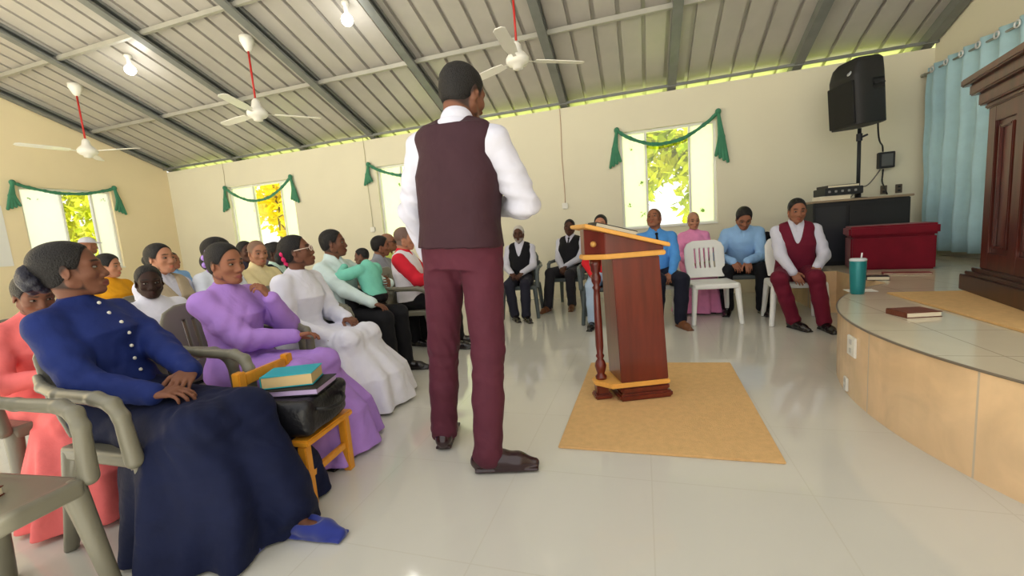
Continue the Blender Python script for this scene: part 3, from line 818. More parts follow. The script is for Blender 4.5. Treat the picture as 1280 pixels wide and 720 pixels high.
M_swag = mat('green_swag_cloth', (58, 128, 96), rough=0.7, sheen=0.3, bump=0.2, bscale=50, var=0.15, vscale=7)
def swag(label, p0, p1, sag, tail0, tail1, axis, group='green window swags'):
    """cloth draped between two hooks over a window, a loose tail at either end; origin at the first hook"""
    p0 = V3(p0); p1 = V3(p1)
    t = thing('window_swag', label, 'swag', tuple(p0), 0, group)
    d = p1 - p0
    n = 22
    pts = [d * (i / n) - V3((0, 0, sag * 4 * (i / n) * (1 - i / n))) for i in range(n + 1)]
    S = Solid(0.012)
    for i in range(n):
        r = lambda q: 0.020 + 0.005 * math.sin(q * 2.4)
        S.rc(pts[i], pts[i + 1], r(i), r(i + 1))
        off = V3((0, 0, -0.022 - 0.008 * math.sin(i)))
        S.rc(pts[i] + off * 0.8, pts[i + 1] + off * 0.8, 0.012, 0.012)
    link('drape', S.mesh(0.008), M_swag, t)
    u = nrm(V3((d[0], d[1], 0)))
    for (o, sgn, tl) in ((V3((0, 0, 0)), -1, tail0), (d, 1, tail1)):
        S = Solid(0.014)
        S.el(o, (0.04, 0.04, 0.045))
        for k in range(4):
            S.chain([o, o + u * sgn * (0.01 + 0.018 * k) + V3((0, 0, -tl * 0.5)), o + u * sgn * (-0.035 + 0.05 * k) + V3((0, 0, -tl * (0.86 + 0.05 * k)))], [0.016, 0.019, 0.021])
        link('tail', S.mesh(0.008), M_swag, t)
yb = YB - 0.045
swag('green swag over the window behind the lectern', (-0.31, yb, 2.50), (1.06, yb, 2.56), 0.30, 0.52, 0.68, 'x')
swag('green swag over the window nearest the far corner', (-8.02, yb, 2.46), (-6.36, yb, 2.50), 0.34, 0.45, 0.48, 'x')
swag('green swag over the window half hidden behind the preacher', (-4.62, yb, 2.52), (-2.92, yb, 2.54), 0.28, 0.34, 0.42, 'x')
swag('green swag over the window in the side wall', (XL + 0.045, 4.37, 2.52), (XL + 0.045, 5.76, 2.54), 0.14, 0.42, 0.48, 'y')

def wall_cable(label, x, z0, z1, col):
    t = thing('wall_cable', label, 'cable', (x, YB - 0.003, z1))
    pts = [(0.02 * math.sin(i * 0.9) * 0.3 + 0.0, -0.006, (z0 - z1) * (1 - i / 10)) for i in range(11)]
    link('wire', tube_me(pts, 0.005, 6), mat('wire_%d' % int(-x * 100), col, rough=0.6), t)
    link('switch_box', box_me((-0.045, -0.03, -0.09), (0.045, -0.001, 0.0), bevel=0.005), M_plate, t)
# z0 is the top of the run, z1 the box
wall_cable('thin reddish cable down the wall to a white box right of the preacher', -1.15, 3.0, 1.52, (196, 160, 136))
wall_cable('thin pale cable down the wall to a white box beside the swag near the preacher', -4.70, 3.0, 1.42, (206, 200, 168))
_t = tag(link('wire', tube_me([(0, 0, 0), (0.01, 0, -0.25), (-0.02, 0, -0.6)], 0.004, 6), mat('wire_c', (196, 184, 150))), 'thin loose wire on the back wall above the far corner window', 'cable')
_t.location = (-8.04, YB - 0.006, 2.99)
tag(link('notice_sheet', box_me((0, 0, 0), (0.006, 0.62, 0.95)), mat('notice_paper', (232, 232, 228), rough=0.6)), 'plain white sheet fixed to the side wall left of the window', 'notice').location = (XL + 0.001, 3.58, 1.2)
# ================================================================== how people are built
SKINS = {'deep': (58, 38, 30), 'dark': (84, 54, 42), 'brown': (118, 78, 60), 'mid': (150, 100, 76), 'light': (184, 130, 102)}
M_skin = mat('skin', (120, 80, 60), rough=0.55, spec=0.25, attr=True, sss=0.08, bump=0.05, bscale=300)
M_hair = mat('black_hair', (22, 19, 18), rough=0.55, spec=0.35, bump=0.7, bscale=170)
M_hair_brown = mat('dark_brown_hair', (40, 30, 25), rough=0.5, spec=0.35, bump=0.6, bscale=140)
M_hair_grey = mat('white_grey_hair', (200, 196, 190), rough=0.7, bump=0.6, bscale=160)

def ik(a, c, l1, l2, pole):
    a, c, pole = V3(a), V3(c), V3(pole)
    d = c - a; D = np.linalg.norm(d); D2 = min(D, (l1 + l2) * 0.999); u = d / D
    x = (l1 ** 2 - l2 ** 2 + D2 ** 2) / (2 * D2)
    h = math.sqrt(max(l1 ** 2 - x ** 2, 0))
    p = pole - u * (pole @ u)
    return a + u * x + nrm(p) * h

def head_solid(S, c, R, s, female=False, heavy=1.0, fine=True):
    def W(p): return V3(c) + R @ (V3(p) * s)
    def el(p, r, **k): S.el(W(p), V3(r) * s, R, **k)
    def rc(a, b, ra, rb, **k): S.rc(W(a), W(b), ra * s, rb * s, **k)
    jw = 0.9 if female else 1.0
    el((-0.014, 0, 0.036), (0.098, 0.076, 0.087), k=0.02 * s)
    el((0.032, 0, -0.012), (0.060, 0.062 * heavy, 0.078), k=0.025 * s)
    for q in (-1, 1):
        rc((0.0, q * 0.054 * jw * heavy, -0.052), (0.058, q * 0.022, -0.096), 0.024 * heavy, 0.020, k=0.022 * s)
        el((0.058, q * 0.040, -0.026), (0.026, 0.024, 0.022), k=0.02 * s)
    el((0.072, 0, -0.098), (0.020, 0.023, 0.019), k=0.02 * s)
    rc((-0.030, 0, -0.055), (0.035, 0, -0.085), 0.05, 0.03, k=0.02 * s)
    el((0.058, 0, -0.062), (0.030, 0.034, 0.032), k=0.016 * s)
    if not fine:
        rc((0.090, 0, 0.0), (0.106, 0, -0.036), 0.009, 0.014, k=0.01 * s)
    else:
        for q in (-1, 1):
            rc((0.084, q * 0.012, 0.022), (0.066, q * 0.048, 0.020), 0.011, 0.010, k=0.016 * s)
            S.el(W((0.094, q * 0.032, 0.0)), V3((0.014, 0.019, 0.0125)) * s, R, k=0.014 * s, op='s')
        rc((0.086, 0, 0.008), (0.1035, 0, -0.034), 0.0085, 0.0125, k=0.014 * s)
        for q in (-1, 1): el((0.095, q * 0.0155, -0.040), (0.012, 0.0105, 0.0095), k=0.010 * s)
        for q in (-1, 1):
            rc((0.0965, 0, -0.0655), (0.085, q * 0.023, -0.071), 0.0072, 0.0042, k=0.009 * s)
            rc((0.0945, 0, -0.0785), (0.085, q * 0.021, -0.0735), 0.0085, 0.0044, k=0.006 * s)
    for q in (-1, 1):
        Re = R @ rot('z', q * 22) @ rot('y', -8)
        S.el(W((-0.006, q * 0.078, -0.006)), V3((0.019, 0.0075, 0.033)) * s, Re, k=0.008 * s)
        if fine: S.el(W((-0.002, q * 0.086, -0.004)), V3((0.009, 0.005, 0.017)) * s, Re, k=0.006 * s, op='s')

def hand_solid(S, w, d, n, side, s, curl=0.45, spread=1.0, thumb=0.75, curls=None):
    """hand from the wrist w: d along the fingers, n out of the palm; side +1 left hand, -1 right hand"""
    w, d = V3(w), nrm(d); n = nrm(V3(n) - d * (V3(n) @ d)); t = np.cross(d, n) * (-1 if side > 0 else 1)
    kn = [(0.030, 0.084, 0.068, 0.0090), (0.0105, 0.089, 0.078, 0.0093), (-0.0095, 0.085, 0.072, 0.0088), (-0.028, 0.077, 0.056, 0.0078)]
    for i, (o, a, ln, r) in enumerate(kn):
        base = w + (d * a + t * o * spread) * s
        S.rc(w + (d * 0.008 + t * o * 0.62) * s, base, 0.0145 * s, 0.0112 * s, k=0.012 * s)
        ang = 0.0; p = base; c_ = (curls[i] if curls else curl + 0.05 * i); fan_ = t * o * 1.6 * spread
        for j, f in enumerate((0.45, 0.31, 0.24)):
            ang += c_ * (0.8 if j == 0 else 1.0)
            dd = nrm(d * math.cos(ang) + n * math.sin(ang) + fan_)
            q = p + dd * ln * f * s
            S.rc(p, q, r * s * (1 - 0.09 * j), r * s * (0.91 - 0.09 * j), k=0.003 * s); p = q
    b = w + (d * 0.022 + t * 0.022 + n * 0.004) * s
    m = b + nrm(d * 0.62 + t * thumb + n * 0.25) * 0.043 * s
    e = m + nrm(d * 0.9 + t * thumb * 0.35 + n * 0.35) * 0.032 * s
    f = e + nrm(d * 0.95 + n * 0.4 + t * 0.05) * 0.025 * s
    S.rc(b, m, 0.0165 * s, 0.0115 * s, k=0.012 * s); S.rc(m, e, 0.0112 * s, 0.0100 * s, k=0.004 * s); S.rc(e, f, 0.0100 * s, 0.0082 * s, k=0.003 * s)

def torso_sec(s, b, fem, off, top=0.52, bottom=-0.09):
    if fem: T = [(-0.09, 0.145, 0.105, 0), (0.0, 0.168, 0.118, 0), (0.08, 0.158, 0.110, 0), (0.19, 0.128, 0.096, 0.004), (0.27, 0.137, 0.108, 0.012), (0.335, 0.145, 0.122, 0.020), (0.40, 0.142, 0.098, 0.006), (0.45, 0.125, 0.08, -0.004), (0.49, 0.085, 0.066, -0.010), (0.525, 0.05, 0.052, -0.012)]
    else: T = [(-0.09, 0.145, 0.105, 0), (0.0, 0.162, 0.116, 0), (0.10, 0.152, 0.110, 0.004), (0.20, 0.152, 0.112, 0.006), (0.30, 0.165, 0.118, 0.008), (0.38, 0.170, 0.110, 0.002), (0.43, 0.158, 0.092, -0.004), (0.475, 0.11, 0.076, -0.010), (0.525, 0.058, 0.058, -0.012)]
    return [(z * s, w * b * s + off, d * b * s + off, x * s) for z, w, d, x in T if bottom <= z <= top + 0.006]

class Pose: pass
def make_pose(s=0.92, seat=0.42, lean=-6.0, twist=0.0, bend=0.0, head=(0, 0, 0), fem=False, bulk=1.0, knees=None, ankles=None, wrists=None,
              poles=None, hands=None, toes=None, stand=False, hip_h=None, pel=None):
    P = Pose(); P.s, P.fem, P.bulk, P.seat, P.stand = s, fem, bulk, seat, stand
    P.pel = V3(pel) if pel is not None else V3((0, 0, (hip_h if stand else seat + 0.098 * s)))
    P.R = rot('z', twist) @ rot('y', lean) @ rot('x', bend)
    P.T = lambda p: P.pel + P.R @ (V3(p) * s)
    P.neck = P.T((-0.012, 0, 0.515))
    sw = 0.150 if fem else 0.168
    P.sh = [P.T((-0.006, q * sw * bulk ** 0.5, 0.432)) for q in (1, -1)]
    P.HR = rot('z', head[0]) @ rot('y', head[1]) @ rot('x', head[2])
    P.hc = P.neck + P.R @ V3((0.014, 0, 0.052)) * s + P.HR @ V3((0.024, 0, 0.084)) * s
    P.hip = [P.pel + rot('z', twist * 0.3) @ V3((0.01, q * 0.085 * s, -0.012 * s)) for q in (1, -1)]
    if knees is None: knees = [(0.42 * s, q * 0.115 * s, seat + 0.045) for q in (1, -1)]
    P.kn = [V3(k) for k in knees]
    if ankles is None: ankles = [(P.kn[i][0] + 0.015, P.kn[i][1], 0.085 * s) for i in (0, 1)]
    P.an = [V3(a) for a in ankles]
    if toes is None: toes = [(1, 0.18, 0), (1, -0.18, 0)]
    P.toe = [nrm(t) for t in toes]
    if wrists is None: wrists = [(0.27 * s, q * 0.085 * s, seat + 0.185 * s) for q in (1, -1)]
    P.wr = [V3(w) for w in wrists]
    l1, l2 = 0.285 * s, 0.255 * s
    if poles is None: poles = [(-0.6, 0.75, -0.55), (-0.6, -0.75, -0.55)]
    P.el = []
    for i in (0, 1):
        d = P.wr[i] - P.sh[i]; D = np.linalg.norm(d)
        if D > (l1 + l2) * 0.99: P.wr[i] = P.sh[i] + d / D * (l1 + l2) * 0.99
        P.el.append(ik(P.sh[i], P.wr[i], l1, l2, poles[i]))
    P.hands = []
    for i in (0, 1):
        h = hands[i] if hands and hands[i] else None
        if h is None:
            d = nrm(nrm(P.wr[i] - P.el[i]) * 0.5 + V3((0.75, -0.25 if i == 0 else 0.25, -0.28)))
            h = dict(d=d, n=(0, 0, -1), curl=0.42)
        P.hands.append(h)
    return P

def skin_colors(v, P, skin, scalp=None, scalp_line=0.082, lips=None, brow=True, beard=None):
    base = np.array(lin(skin)); C = np.tile(base, (len(v), 1))
    q = ((v - P.hc) @ P.HR) / P.s
    x, y, z = q.T
    hd = (np.abs(x) < 0.14) & (np.abs(y) < 0.11) & (z > -0.13) & (z < 0.14)
    sm = lambda t: np.clip(t, 0, 1)[:, None]
    lp = np.array(lin(lips)) if lips else base * np.array([0.98, 0.62, 0.64])
    m = np.where(hd & (x > 0.068), 1.2 - (np.abs(y) / 0.024) ** 2 - (np.abs(z + 0.0725) / 0.0115) ** 2, 0)
    C += sm(m * 1.5) * (lp - C)
    m = np.where(hd & (x > 0.07), 1.1 - np.maximum(np.abs(y) / 0.020, np.abs(z + 0.0728) / 0.0026) ** 2, 0)
    C += sm(m) * 0.5 * (base * 0.5 - C)
    if brow:
        zc = 0.0285 - 0.10 * (np.abs(y) - 0.028) ** 2 / 0.02
        m = np.where(hd & (x > 0.045), 1.4 - np.maximum(np.abs(np.abs(y) - 0.032) / 0.019, np.abs(z - zc) / 0.0046) ** 2, 0)
        C += sm(m) * (np.array([0.012, 0.010, 0.009]) - C)
    m = np.where(hd & (x > 0.055), 1.3 - np.maximum(np.abs(np.abs(y) - 0.032) / 0.019, np.abs(z - 0.001) / 0.012) ** 2, 0)
    C += sm(m) * 0.45 * (base * 0.45 - C)
    if scalp is not None:
        sc = np.array(lin(scalp))
        tp = scalp_line + 0.03
        f_ = np.sqrt(((x - 0.098) / 0.082) ** 2 + (y / 0.105) ** 2 + ((z + 0.03) / tp) ** 2) - 1
        e_ = np.sqrt(((x - 0.012) / 0.036) ** 2 + ((np.abs(y) - 0.082) / 0.03) ** 2 + ((z + 0.045) / 0.052) ** 2) - 1
        m = np.where(hd, np.minimum(np.minimum(f_ / 0.10, e_ / 0.2), (z + 0.062 + 0.25 * (x + 0.085)) / 0.012) + 0.4, 0)
        C += sm(m) * 0.85 * (sc - C)
    if beard is not None:
        bc = np.array(lin(beard))
        m = np.where(hd & (z < -0.05) & (x > 0.0), np.clip((-0.05 - z) / 0.02, 0, 1) * np.clip((np.abs(np.hypot(y, z + 0.0715)) - 0.018) / 0.006, 0, 1), 0)
        C += sm(m) * 0.6 * (bc - C)
    return C

def body_mesh(P, skin, vox, fine=True, scalp=None, lips=None, heavy=1.0, beard=None, bare_feet=False, hand_scale=1.0):
    s, b = P.s, P.bulk
    S = Solid(0.03 * s)
    S.tw(torso_sec(s, b, P.fem, -0.012 * s), P.pel, P.R)
    nr = (0.047 if P.fem else 0.056) * s * heavy ** 0.5
    S.rc(P.T((-0.012, 0, 0.46)), P.hc + P.HR @ V3((-0.022, 0, -0.05)) * s, nr * 1.08, nr, k=0.03 * s)
    for i in (0, 1):
        S.rc(P.T((-0.01, (0.06 if i == 0 else -0.06), 0.47)), P.sh[i], 0.04 * s, 0.045 * s)
        S.rc(P.sh[i], P.el[i], 0.044 * s * b, 0.035 * s * b, k=0.02 * s); S.rc(P.el[i], P.el[i] + (P.wr[i] - P.el[i]) * 0.35, 0.036 * s * b, 0.036 * s * b, k=0.015 * s)
        S.rc(P.el[i] + (P.wr[i] - P.el[i]) * 0.35, P.wr[i], 0.036 * s * b, 0.0245 * s, k=0.01 * s)
        S.rc(P.hip[i], P.kn[i], 0.078 * s * b, 0.05 * s * b, k=0.03 * s)
        m = P.kn[i] + (P.an[i] - P.kn[i]) * 0.35
        S.rc(P.kn[i], m, 0.05 * s * b, 0.05 * s * b, k=0.02 * s); S.rc(m, P.an[i], 0.05 * s * b, 0.033 * s, k=0.02 * s)
        t = P.toe[i]; h = V3((P.an[i][0], P.an[i][1], P.an[i][2] - 0.045 * s))
        S.rc(P.an[i], h - t * 0.02 * s, 0.033 * s, 0.026 * s, k=0.015 * s); S.rc(h, h + t * 0.14 * s - V3((0, 0, 0.008 * s)), 0.028 * s, 0.02 * s, k=0.02 * s)
    head_solid(S, P.hc, P.HR, s, P.fem, heavy, fine)
    for i in (0, 1):
        h = P.hands[i]
        hand_solid(S, P.wr[i], h['d'], h['n'], 1 if i == 0 else -1, s * hand_scale * h.get('size', 1.0), h.get('curl', 0.45), h.get('spread', 1.0), h.get('thumb', 0.75), h.get('curls'))
    v, q = polygonise(*S.grid(vox))
    C = skin_colors(v, P, skin, scalp, 0.093, lips, True, beard)
    # the eyes: almond whites with a dark iris
    for e in (1, -1):
        E_ = Solid(0.0); c = V3((0.0775, e * 0.032, 0.0005)) * s; Rz = rot('z', e * 14)
        E_.el(c, V3((0.0112, 0.0140, 0.0056)) * s, Rz)
        ev, eq = polygonise(*E_.grid(0.0022))
        dy = ev[:, 1] / s - e * 0.032 - 0.001; dz = ev[:, 2] / s - 0.0005
        r = np.hypot(dy, dz)
        ec = np.where((r < 0.0064)[:, None], np.array([[0.008, 0.006, 0.005]]), np.array([[0.24, 0.20, 0.17]]))
        q = np.concatenate([q, eq + len(v)]); v = np.concatenate([v, ev @ P.HR.T + P.hc]); C = np.concatenate([C, ec])
    me = np_mesh(v, q, 'body')
    a = me.color_attributes.new('Col', 'FLOAT_COLOR', 'POINT')
    a.data.foreach_set('color', np.concatenate([C, np.ones((len(C), 1))], 1).astype(np.float32).ravel())
    return me

def sleeve(S, P, i, off, to=1.0, puff=1.0, cuff=True):
    s, b = P.s, P.bulk
    w = P.el[i] + (P.wr[i] - P.el[i]) * (to - 0.02)
    S.rc(P.T((-0.01, (0.07 if i == 0 else -0.07), 0.462)), P.sh[i], 0.040 * s + off, 0.045 * s * b + off, k=0.03 * s)
    m = P.sh[i] + (P.el[i] - P.sh[i]) * 0.55
    S.rc(P.sh[i], m, (0.045 * s * b) * puff + off, (0.046 * s * b) * puff + off, k=0.025 * s)
    S.rc(m, P.el[i], (0.046 * s * b) * puff + off, (0.041 * s * b) * puff + off, k=0.015 * s)
    S.rc(P.el[i], w, (0.041 * s * b) * puff + off, 0.029 * s * puff ** 0.5 + off * 0.8, k=0.015 * s)
    if cuff: S.rc(w - nrm(P.wr[i] - P.el[i]) * 0.035 * s, w + nrm(P.wr[i] - P.el[i]) * 0.004, 0.032 * s + off * 0.7, 0.032 * s + off * 0.7, k=0.006)

def collar(S, P, off, h=0.05, openv=True):
    s = P.s; nr = (0.052 if P.fem else 0.060) * s
    a = P.T((-0.016, 0, 0.475)); d = nrm(P.hc - a + P.R @ V3((-0.03, 0, 0)) * s)
    S.rc(a, a + d * h * s, nr + 0.022 * s + off * 0.3, nr + off * 0.4 + 0.004, k=0.012)
    tip = a + d * (h * s + nr * 0.8)
    S.half(d, a + d * (h * s + 0.030 * s) - P.R @ V3((0.0, 0, 0.0)), k=0.004, op='i') if False else None
    if openv: S.rc(P.T((0.075, 0, 0.55)), P.T((0.10, 0, 0.44)), 0.042 * s, 0.008 * s, k=0.004, op='s')

def folds(P, a, seed, arms_only=False):
    """cloth folds: diagonal ridges that gather at elbows, knees and waist"""
    J = [(P.el[0], 0.11), (P.el[1], 0.11), (P.kn[0], 0.10), (P.kn[1], 0.10), (P.pel, 0.14)] + [(P.an[0], 0.10), (P.an[1], 0.10)]
    def fn(x, y, z):
        w = np.full(x.shape, 0.30)
        for j, r in J:
            d2 = (x - j[0]) ** 2 + (y - j[1]) ** 2 + (z - j[2]) ** 2
            w = w + 0.9 * np.exp(-d2 / (r * r))
        u = 50 * z + 26 * x + 9 * np.sin(9 * y + seed) + 7 * np.sin(11 * x + 2 * seed)
        v = 40 * z - 30 * y + 18 * x + 8 * np.sin(10 * x + 3 * seed) + 5 * np.sin(14 * z)
        r1 = np.sin(u * 0.5 + seed) ** 2; r2 = np.sin(v * 0.5 + 2 * seed) ** 2
        g = a * w * (0.8 * r1 + 0.6 * r2 - 0.75)
        if arms_only:
            q = [(x - P.pel[0]) * P.R[0, i] + (y - P.pel[1]) * P.R[1, i] + (z - P.pel[2]) * P.R[2, i] for i in range(3)]
            g = g * np.clip((np.abs(q[1]) - 0.150 * P.s * P.bulk) / (0.04 * P.s), 0, 1)
        return g
    return fn

def shirt_mesh(P, off=0.012, vox=0.008, bottom=-0.03, sleeves=(1.0, 1.0), puff=1.0, neck='collar', wr=0.004, seed=1.0, extra=None, arms_only=False):
    s = P.s; S = Solid(0.025 * s)
    S.tw(torso_sec(s, P.bulk, P.fem, off, 0.525 if neck != 'scoop' else 0.50, bottom), P.pel, P.R)
    for i in (0, 1):
        if sleeves[i]: sleeve(S, P, i, off, sleeves[i], puff)
    if neck == 'collar': collar(S, P, off)
    elif neck == 'stand': collar(S, P, off, 0.035, False)
    if extra: extra(S, P)
    return S.mesh(vox, folds(P, wr, seed, arms_only))

def vest_mesh(P, off=0.026, vox=0.008, bottom=-0.05, v_to=0.30, wr=0.002, seed=2.0):
    s = P.s; S = Solid(0.02 * s)
    sec = [q for q in torso_sec(s, P.bulk, P.fem, off, 0.40, bottom)]
    sec.append((0.455 * s, 0.132 * s + off, 0.084 * s + off, -0.008 * s))
    sec.append((0.50 * s, 0.098 * s + off, 0.068 * s + off, -0.012 * s))
    sec = [(z, min(w, 0.158 * s * P.bulk + off * 0.3) if z > 0.36 * s else w, d, x) for z, w, d, x in sec]
    S.tw(sec, P.pel, P.R, p=2.6)
    for q in (1, -1): S.rc(P.T((-0.012, q * 0.055, 0.472)), P.T((-0.010, q * 0.118, 0.448)), 0.042 * s + off, 0.044 * s + off, k=0.03 * s)
    S.rc(P.T((0.06, 0, 0.56)), P.T((0.155 * P.bulk + 0.01, 0, v_to)), 0.088 * s, 0.010 * s, k=0.004, op='s')
    S.rc(P.T((0.0, 0, 0.515)), P.T((-0.0, 0, 0.64)), 0.068 * s, 0.080 * s, k=0.004, op='s')
    for q in (1, -1): S.rc(P.T((0.0, q * 0.215 * P.bulk ** 0.5, 0.54)), P.T((0.0, q * 0.214 * P.bulk ** 0.5, 0.345)), 0.060 * s, 0.046 * s, k=0.03, op='s')
    return S.mesh(vox, wrinkle(wr, 22, seed))

def trousers_mesh(P, off=0.012, vox=0.008, loose=1.0, wr=0.004, seed=3.0, waist=0.12, hem=0.01):
    s, b = P.s, P.bulk; S = Solid(0.03 * s)
    S.tw(torso_sec(s, b, P.fem, off * 0.8, waist, -0.09), P.pel, P.R)
    for i in (0, 1):
        S.rc(P.hip[i], P.kn[i], (0.088 * s * b) * loose + off, (0.062 * s * b) * loose + off, k=0.03 * s)
        e = P.an[i] + (P.kn[i] - P.an[i]) * hem
        m = P.kn[i] + (e - P.kn[i]) * 0.5
        S.rc(P.kn[i], m, (0.060 * s * b) * loose + off, (0.056 * s * b) * loose + off, k=0.02 * s)
        S.rc(m, e, (0.056 * s * b) * loose + off, 0.050 * s * loose + off, k=0.02 * s)
        u = nrm(P.an[i] - P.kn[i])
        S.rc(e, e, 0.05 * s * loose + off, 0.05 * s * loose + off, k=0.01)
    if not P.stand: S.half((0, 0, -1), (0, 0, P.seat + 0.004), k=0.0) if False else None
    return S.mesh(vox, folds(P, wr, seed))

def shoe_mesh(P, i, vox=0.006, pointy=1.0, low=False):
    s = P.s; t = P.toe[i]; t = nrm(V3((t[0], t[1], 0))); a = V3((P.an[i][0], P.an[i][1], 0)); z0 = max(P.an[i][2] - 0.085 * s, 0.0)
    u = V3((0, 0, 1)); S = Solid(0.02 * s)
    p = lambda f, z: a + t * f * s + u * (z * s + z0)
    S.rc(p(-0.045, 0.040), p(0.05, 0.044), 0.036 * s, 0.040 * s)
    S.rc(p(0.05, 0.040), p(0.125, 0.030), 0.041 * s, 0.040 * s)
    S.rc(p(0.125, 0.028), p(0.195 * pointy, 0.022), 0.038 * s, 0.020 * s)
    if not low: S.rc(p(-0.02, 0.06), p(-0.005, 0.10), 0.042 * s, 0.040 * s)
    else: S.el(p(0.045, 0.085), (0.075 * s, 0.036 * s, 0.035 * s), np.stack([t, np.cross(u, t), u], 1), op='s', k=0.008)
    R = np.stack([t, np.cross(u, t), u], 1)
    S.bx(p(0.075, 0.007), (0.135 * s, 0.038 * s, 0.007 * s), R, r=0.006, k=0.01)
    S.half((0, 0, -1), (0, 0, z0 + 0.0015)).half((0, 0, 1), (0, 0, z0 + 0.105 * s), k=0.004)
    return S.mesh(vox)

def hair_cap(P, thick=0.005, top=0.093, temple=0.019, nape=-0.062, vox=0.006, bun=None, noise=0.0, bulge=None, low=0.0):
    """hair that follows the skull: hairline at height top, temples back to x = temple, down to nape"""
    s = P.s; S = Solid(0.012 * s)
    W = lambda p: P.hc + P.HR @ (V3(p) * s)
    S.el(W((-0.015, 0, 0.036)), V3((0.099 + thick, 0.0765 + thick, 0.087 + thick)) * s, P.HR)
    S.el(W((-0.040, 0, -0.012)), V3((0.066 + thick * 0.6, 0.064 + thick * 0.6, 0.07)) * s, P.HR, k=0.02 * s)
    if bulge: S.el(W(bulge[0]), V3(bulge[1]) * s, P.HR)
    hz = top + 0.03
    S.el(W((0.098, 0, -0.03)), V3((0.098 - temple, 0.105, hz)) * s, P.HR, k=0.010 * s, op='s')
    for q in (1, -1): S.el(W((0.012, q * 0.082, -0.045)), V3((0.036, 0.03, 0.052)) * s, P.HR, k=0.006 * s, op='s')
    S.half(P.HR @ V3((-0.25, 0, -1)), W((-0.085, 0, nape)), k=0.008 * s)
    for b in (bun or []): S.el(W(b[0]), V3(b[1]) * s, P.HR, k=0.008 * s)
    f = None
    if noise: f = lambda x, y, z: noise * (np.sin(150 * x + 40 * y) * np.sin(140 * y) + np.sin(160 * z + 60 * x))
    return S.mesh(vox, f)

def dress_mesh(P, vox=0.008, off=0.012, neck='stand', puff=1.05, wr=0.004, seed=4.0, lap=1.0, hem=None, hem_z=0.02, fold=(9, 0.026, 0.4), sleeves=(1, 1), knee_w=0.2, mid=None, waist=True):
    """bodice, sleeves and a long skirt falling from the knees; hem = (cx, cy, rx, ry)"""
    s, b = P.s, P.bulk; S = Solid(0.03 * s)
    S.tw(torso_sec(s, b, True, off, 0.525, -0.06), P.pel, P.R)
    for i in (0, 1):
        if sleeves[i]: sleeve(S, P, i, off, sleeves[i], puff)
    if neck: collar(S, P, off, 0.03, False)
    K = (P.kn[0] + P.kn[1]) / 2; H = (P.hip[0] + P.hip[1]) / 2
    for i in (0, 1): S.rc(P.hip[i], P.kn[i], 0.100 * s * b * lap, 0.080 * s * lap, k=0.05 * s)
    S.rc(H, K, 0.105 * s * b * lap, 0.082 * s * lap, k=0.06 * s)
    S.el(P.T((0.0, 0, 0.02)), V3((0.14, 0.185, 0.10)) * s * b, k=0.04)
    for i in (0, 1): S.rc(P.kn[i], P.kn[i] + (P.an[i] - P.kn[i]) * 0.9, 0.085 * s, 0.065 * s, k=0.05 * s)
    cx, cy, rx, ry = hem if hem else (K[0] - 0.02, K[1], 0.20, 0.26)
    zt = K[2] + 0.02
    sec = [(hem_z, ry, rx, cx, cy), (hem_z + 0.45 * (zt - hem_z), ry * 0.86, rx * 0.86, cx * 0.75 + K[0] * 0.25 - 0.0, cy * 0.8 + K[1] * 0.2)]
    if mid: sec[1] = mid
    sec.append((zt - 0.03, knee_w, 0.105 * s, K[0] - 0.045 * s, K[1]))
    S.tw(sec, (0, 0, 0), None, k=0.05 * s, fold=fold)
    S.half((0, 0, -1), (0, 0, hem_z - 0.004))
    return S.mesh(vox, folds(P, wr, seed))

GREY_CH, WHITE_CH = [], []
def person(label, loc, yaw, P, skin='brown', vox=0.008, fine=True, scalp=None, hair=None, top=None, vest=None, bottom=None, dress=None, shoes=None,
           tie=None, heavy=1.0, beard=None, group=None, lips=None, hair_mat=None, z=0.0, hand_scale=1.0):
    t = thing('person', label, 'person', (loc[0], loc[1], z), yaw, group)
    if hair and scalp is None: scalp = (30, 26, 25) if hair_mat is not M_hair_grey else (150, 140, 130)
    if vest and top: top = {**top, 'arms_only': True}
    link('body', body_mesh(P, SKINS[skin], vox, fine, scalp, lips, heavy, beard, hand_scale=hand_scale), M_skin, t)
    if hair: link('hair', hair_cap(P, **{**dict(vox=max(0.005, vox * 0.8)), **hair}), hair_mat or M_hair, t)
    if top:
        k = dict(top); m = k.pop('mat'); nm = k.pop('name', 'shirt'); link(nm, shirt_mesh(P, vox=vox, **k), m, t)
    if vest:
        k = dict(vest); m = k.pop('mat'); link('vest', vest_mesh(P, vox=vox, **k), m, t)
    if bottom:
        k = dict(bottom); m = k.pop('mat'); link('trousers', trousers_mesh(P, vox=vox, **k), m, t)
    if dress:
        k = dict(dress); m = k.pop('mat'); nm = k.pop('name', 'dress'); link(nm, dress_mesh(P, vox=vox, **k), m, t)
    if shoes:
        for i in (0, 1): link('shoe', shoe_mesh(P, i, vox=max(0.005, vox * 0.8), low=bool(P.fem)), shoes, t)
    if tie:
        S = Solid(0.006); s = P.s; o = P.bulk
        S.el(P.T((0.075 * o, 0, 0.475)), (0.014, 0.018, 0.016), k=0.006)
        S.chain([P.T((0.080 * o, 0, 0.46)), P.T((0.116 * o + 0.008, 0, 0.36)), P.T((0.120 * o + 0.012, 0, 0.26))], [0.012, 0.017, 0.02])
        link('necktie', S.mesh(0.006), tie, t)
    return t

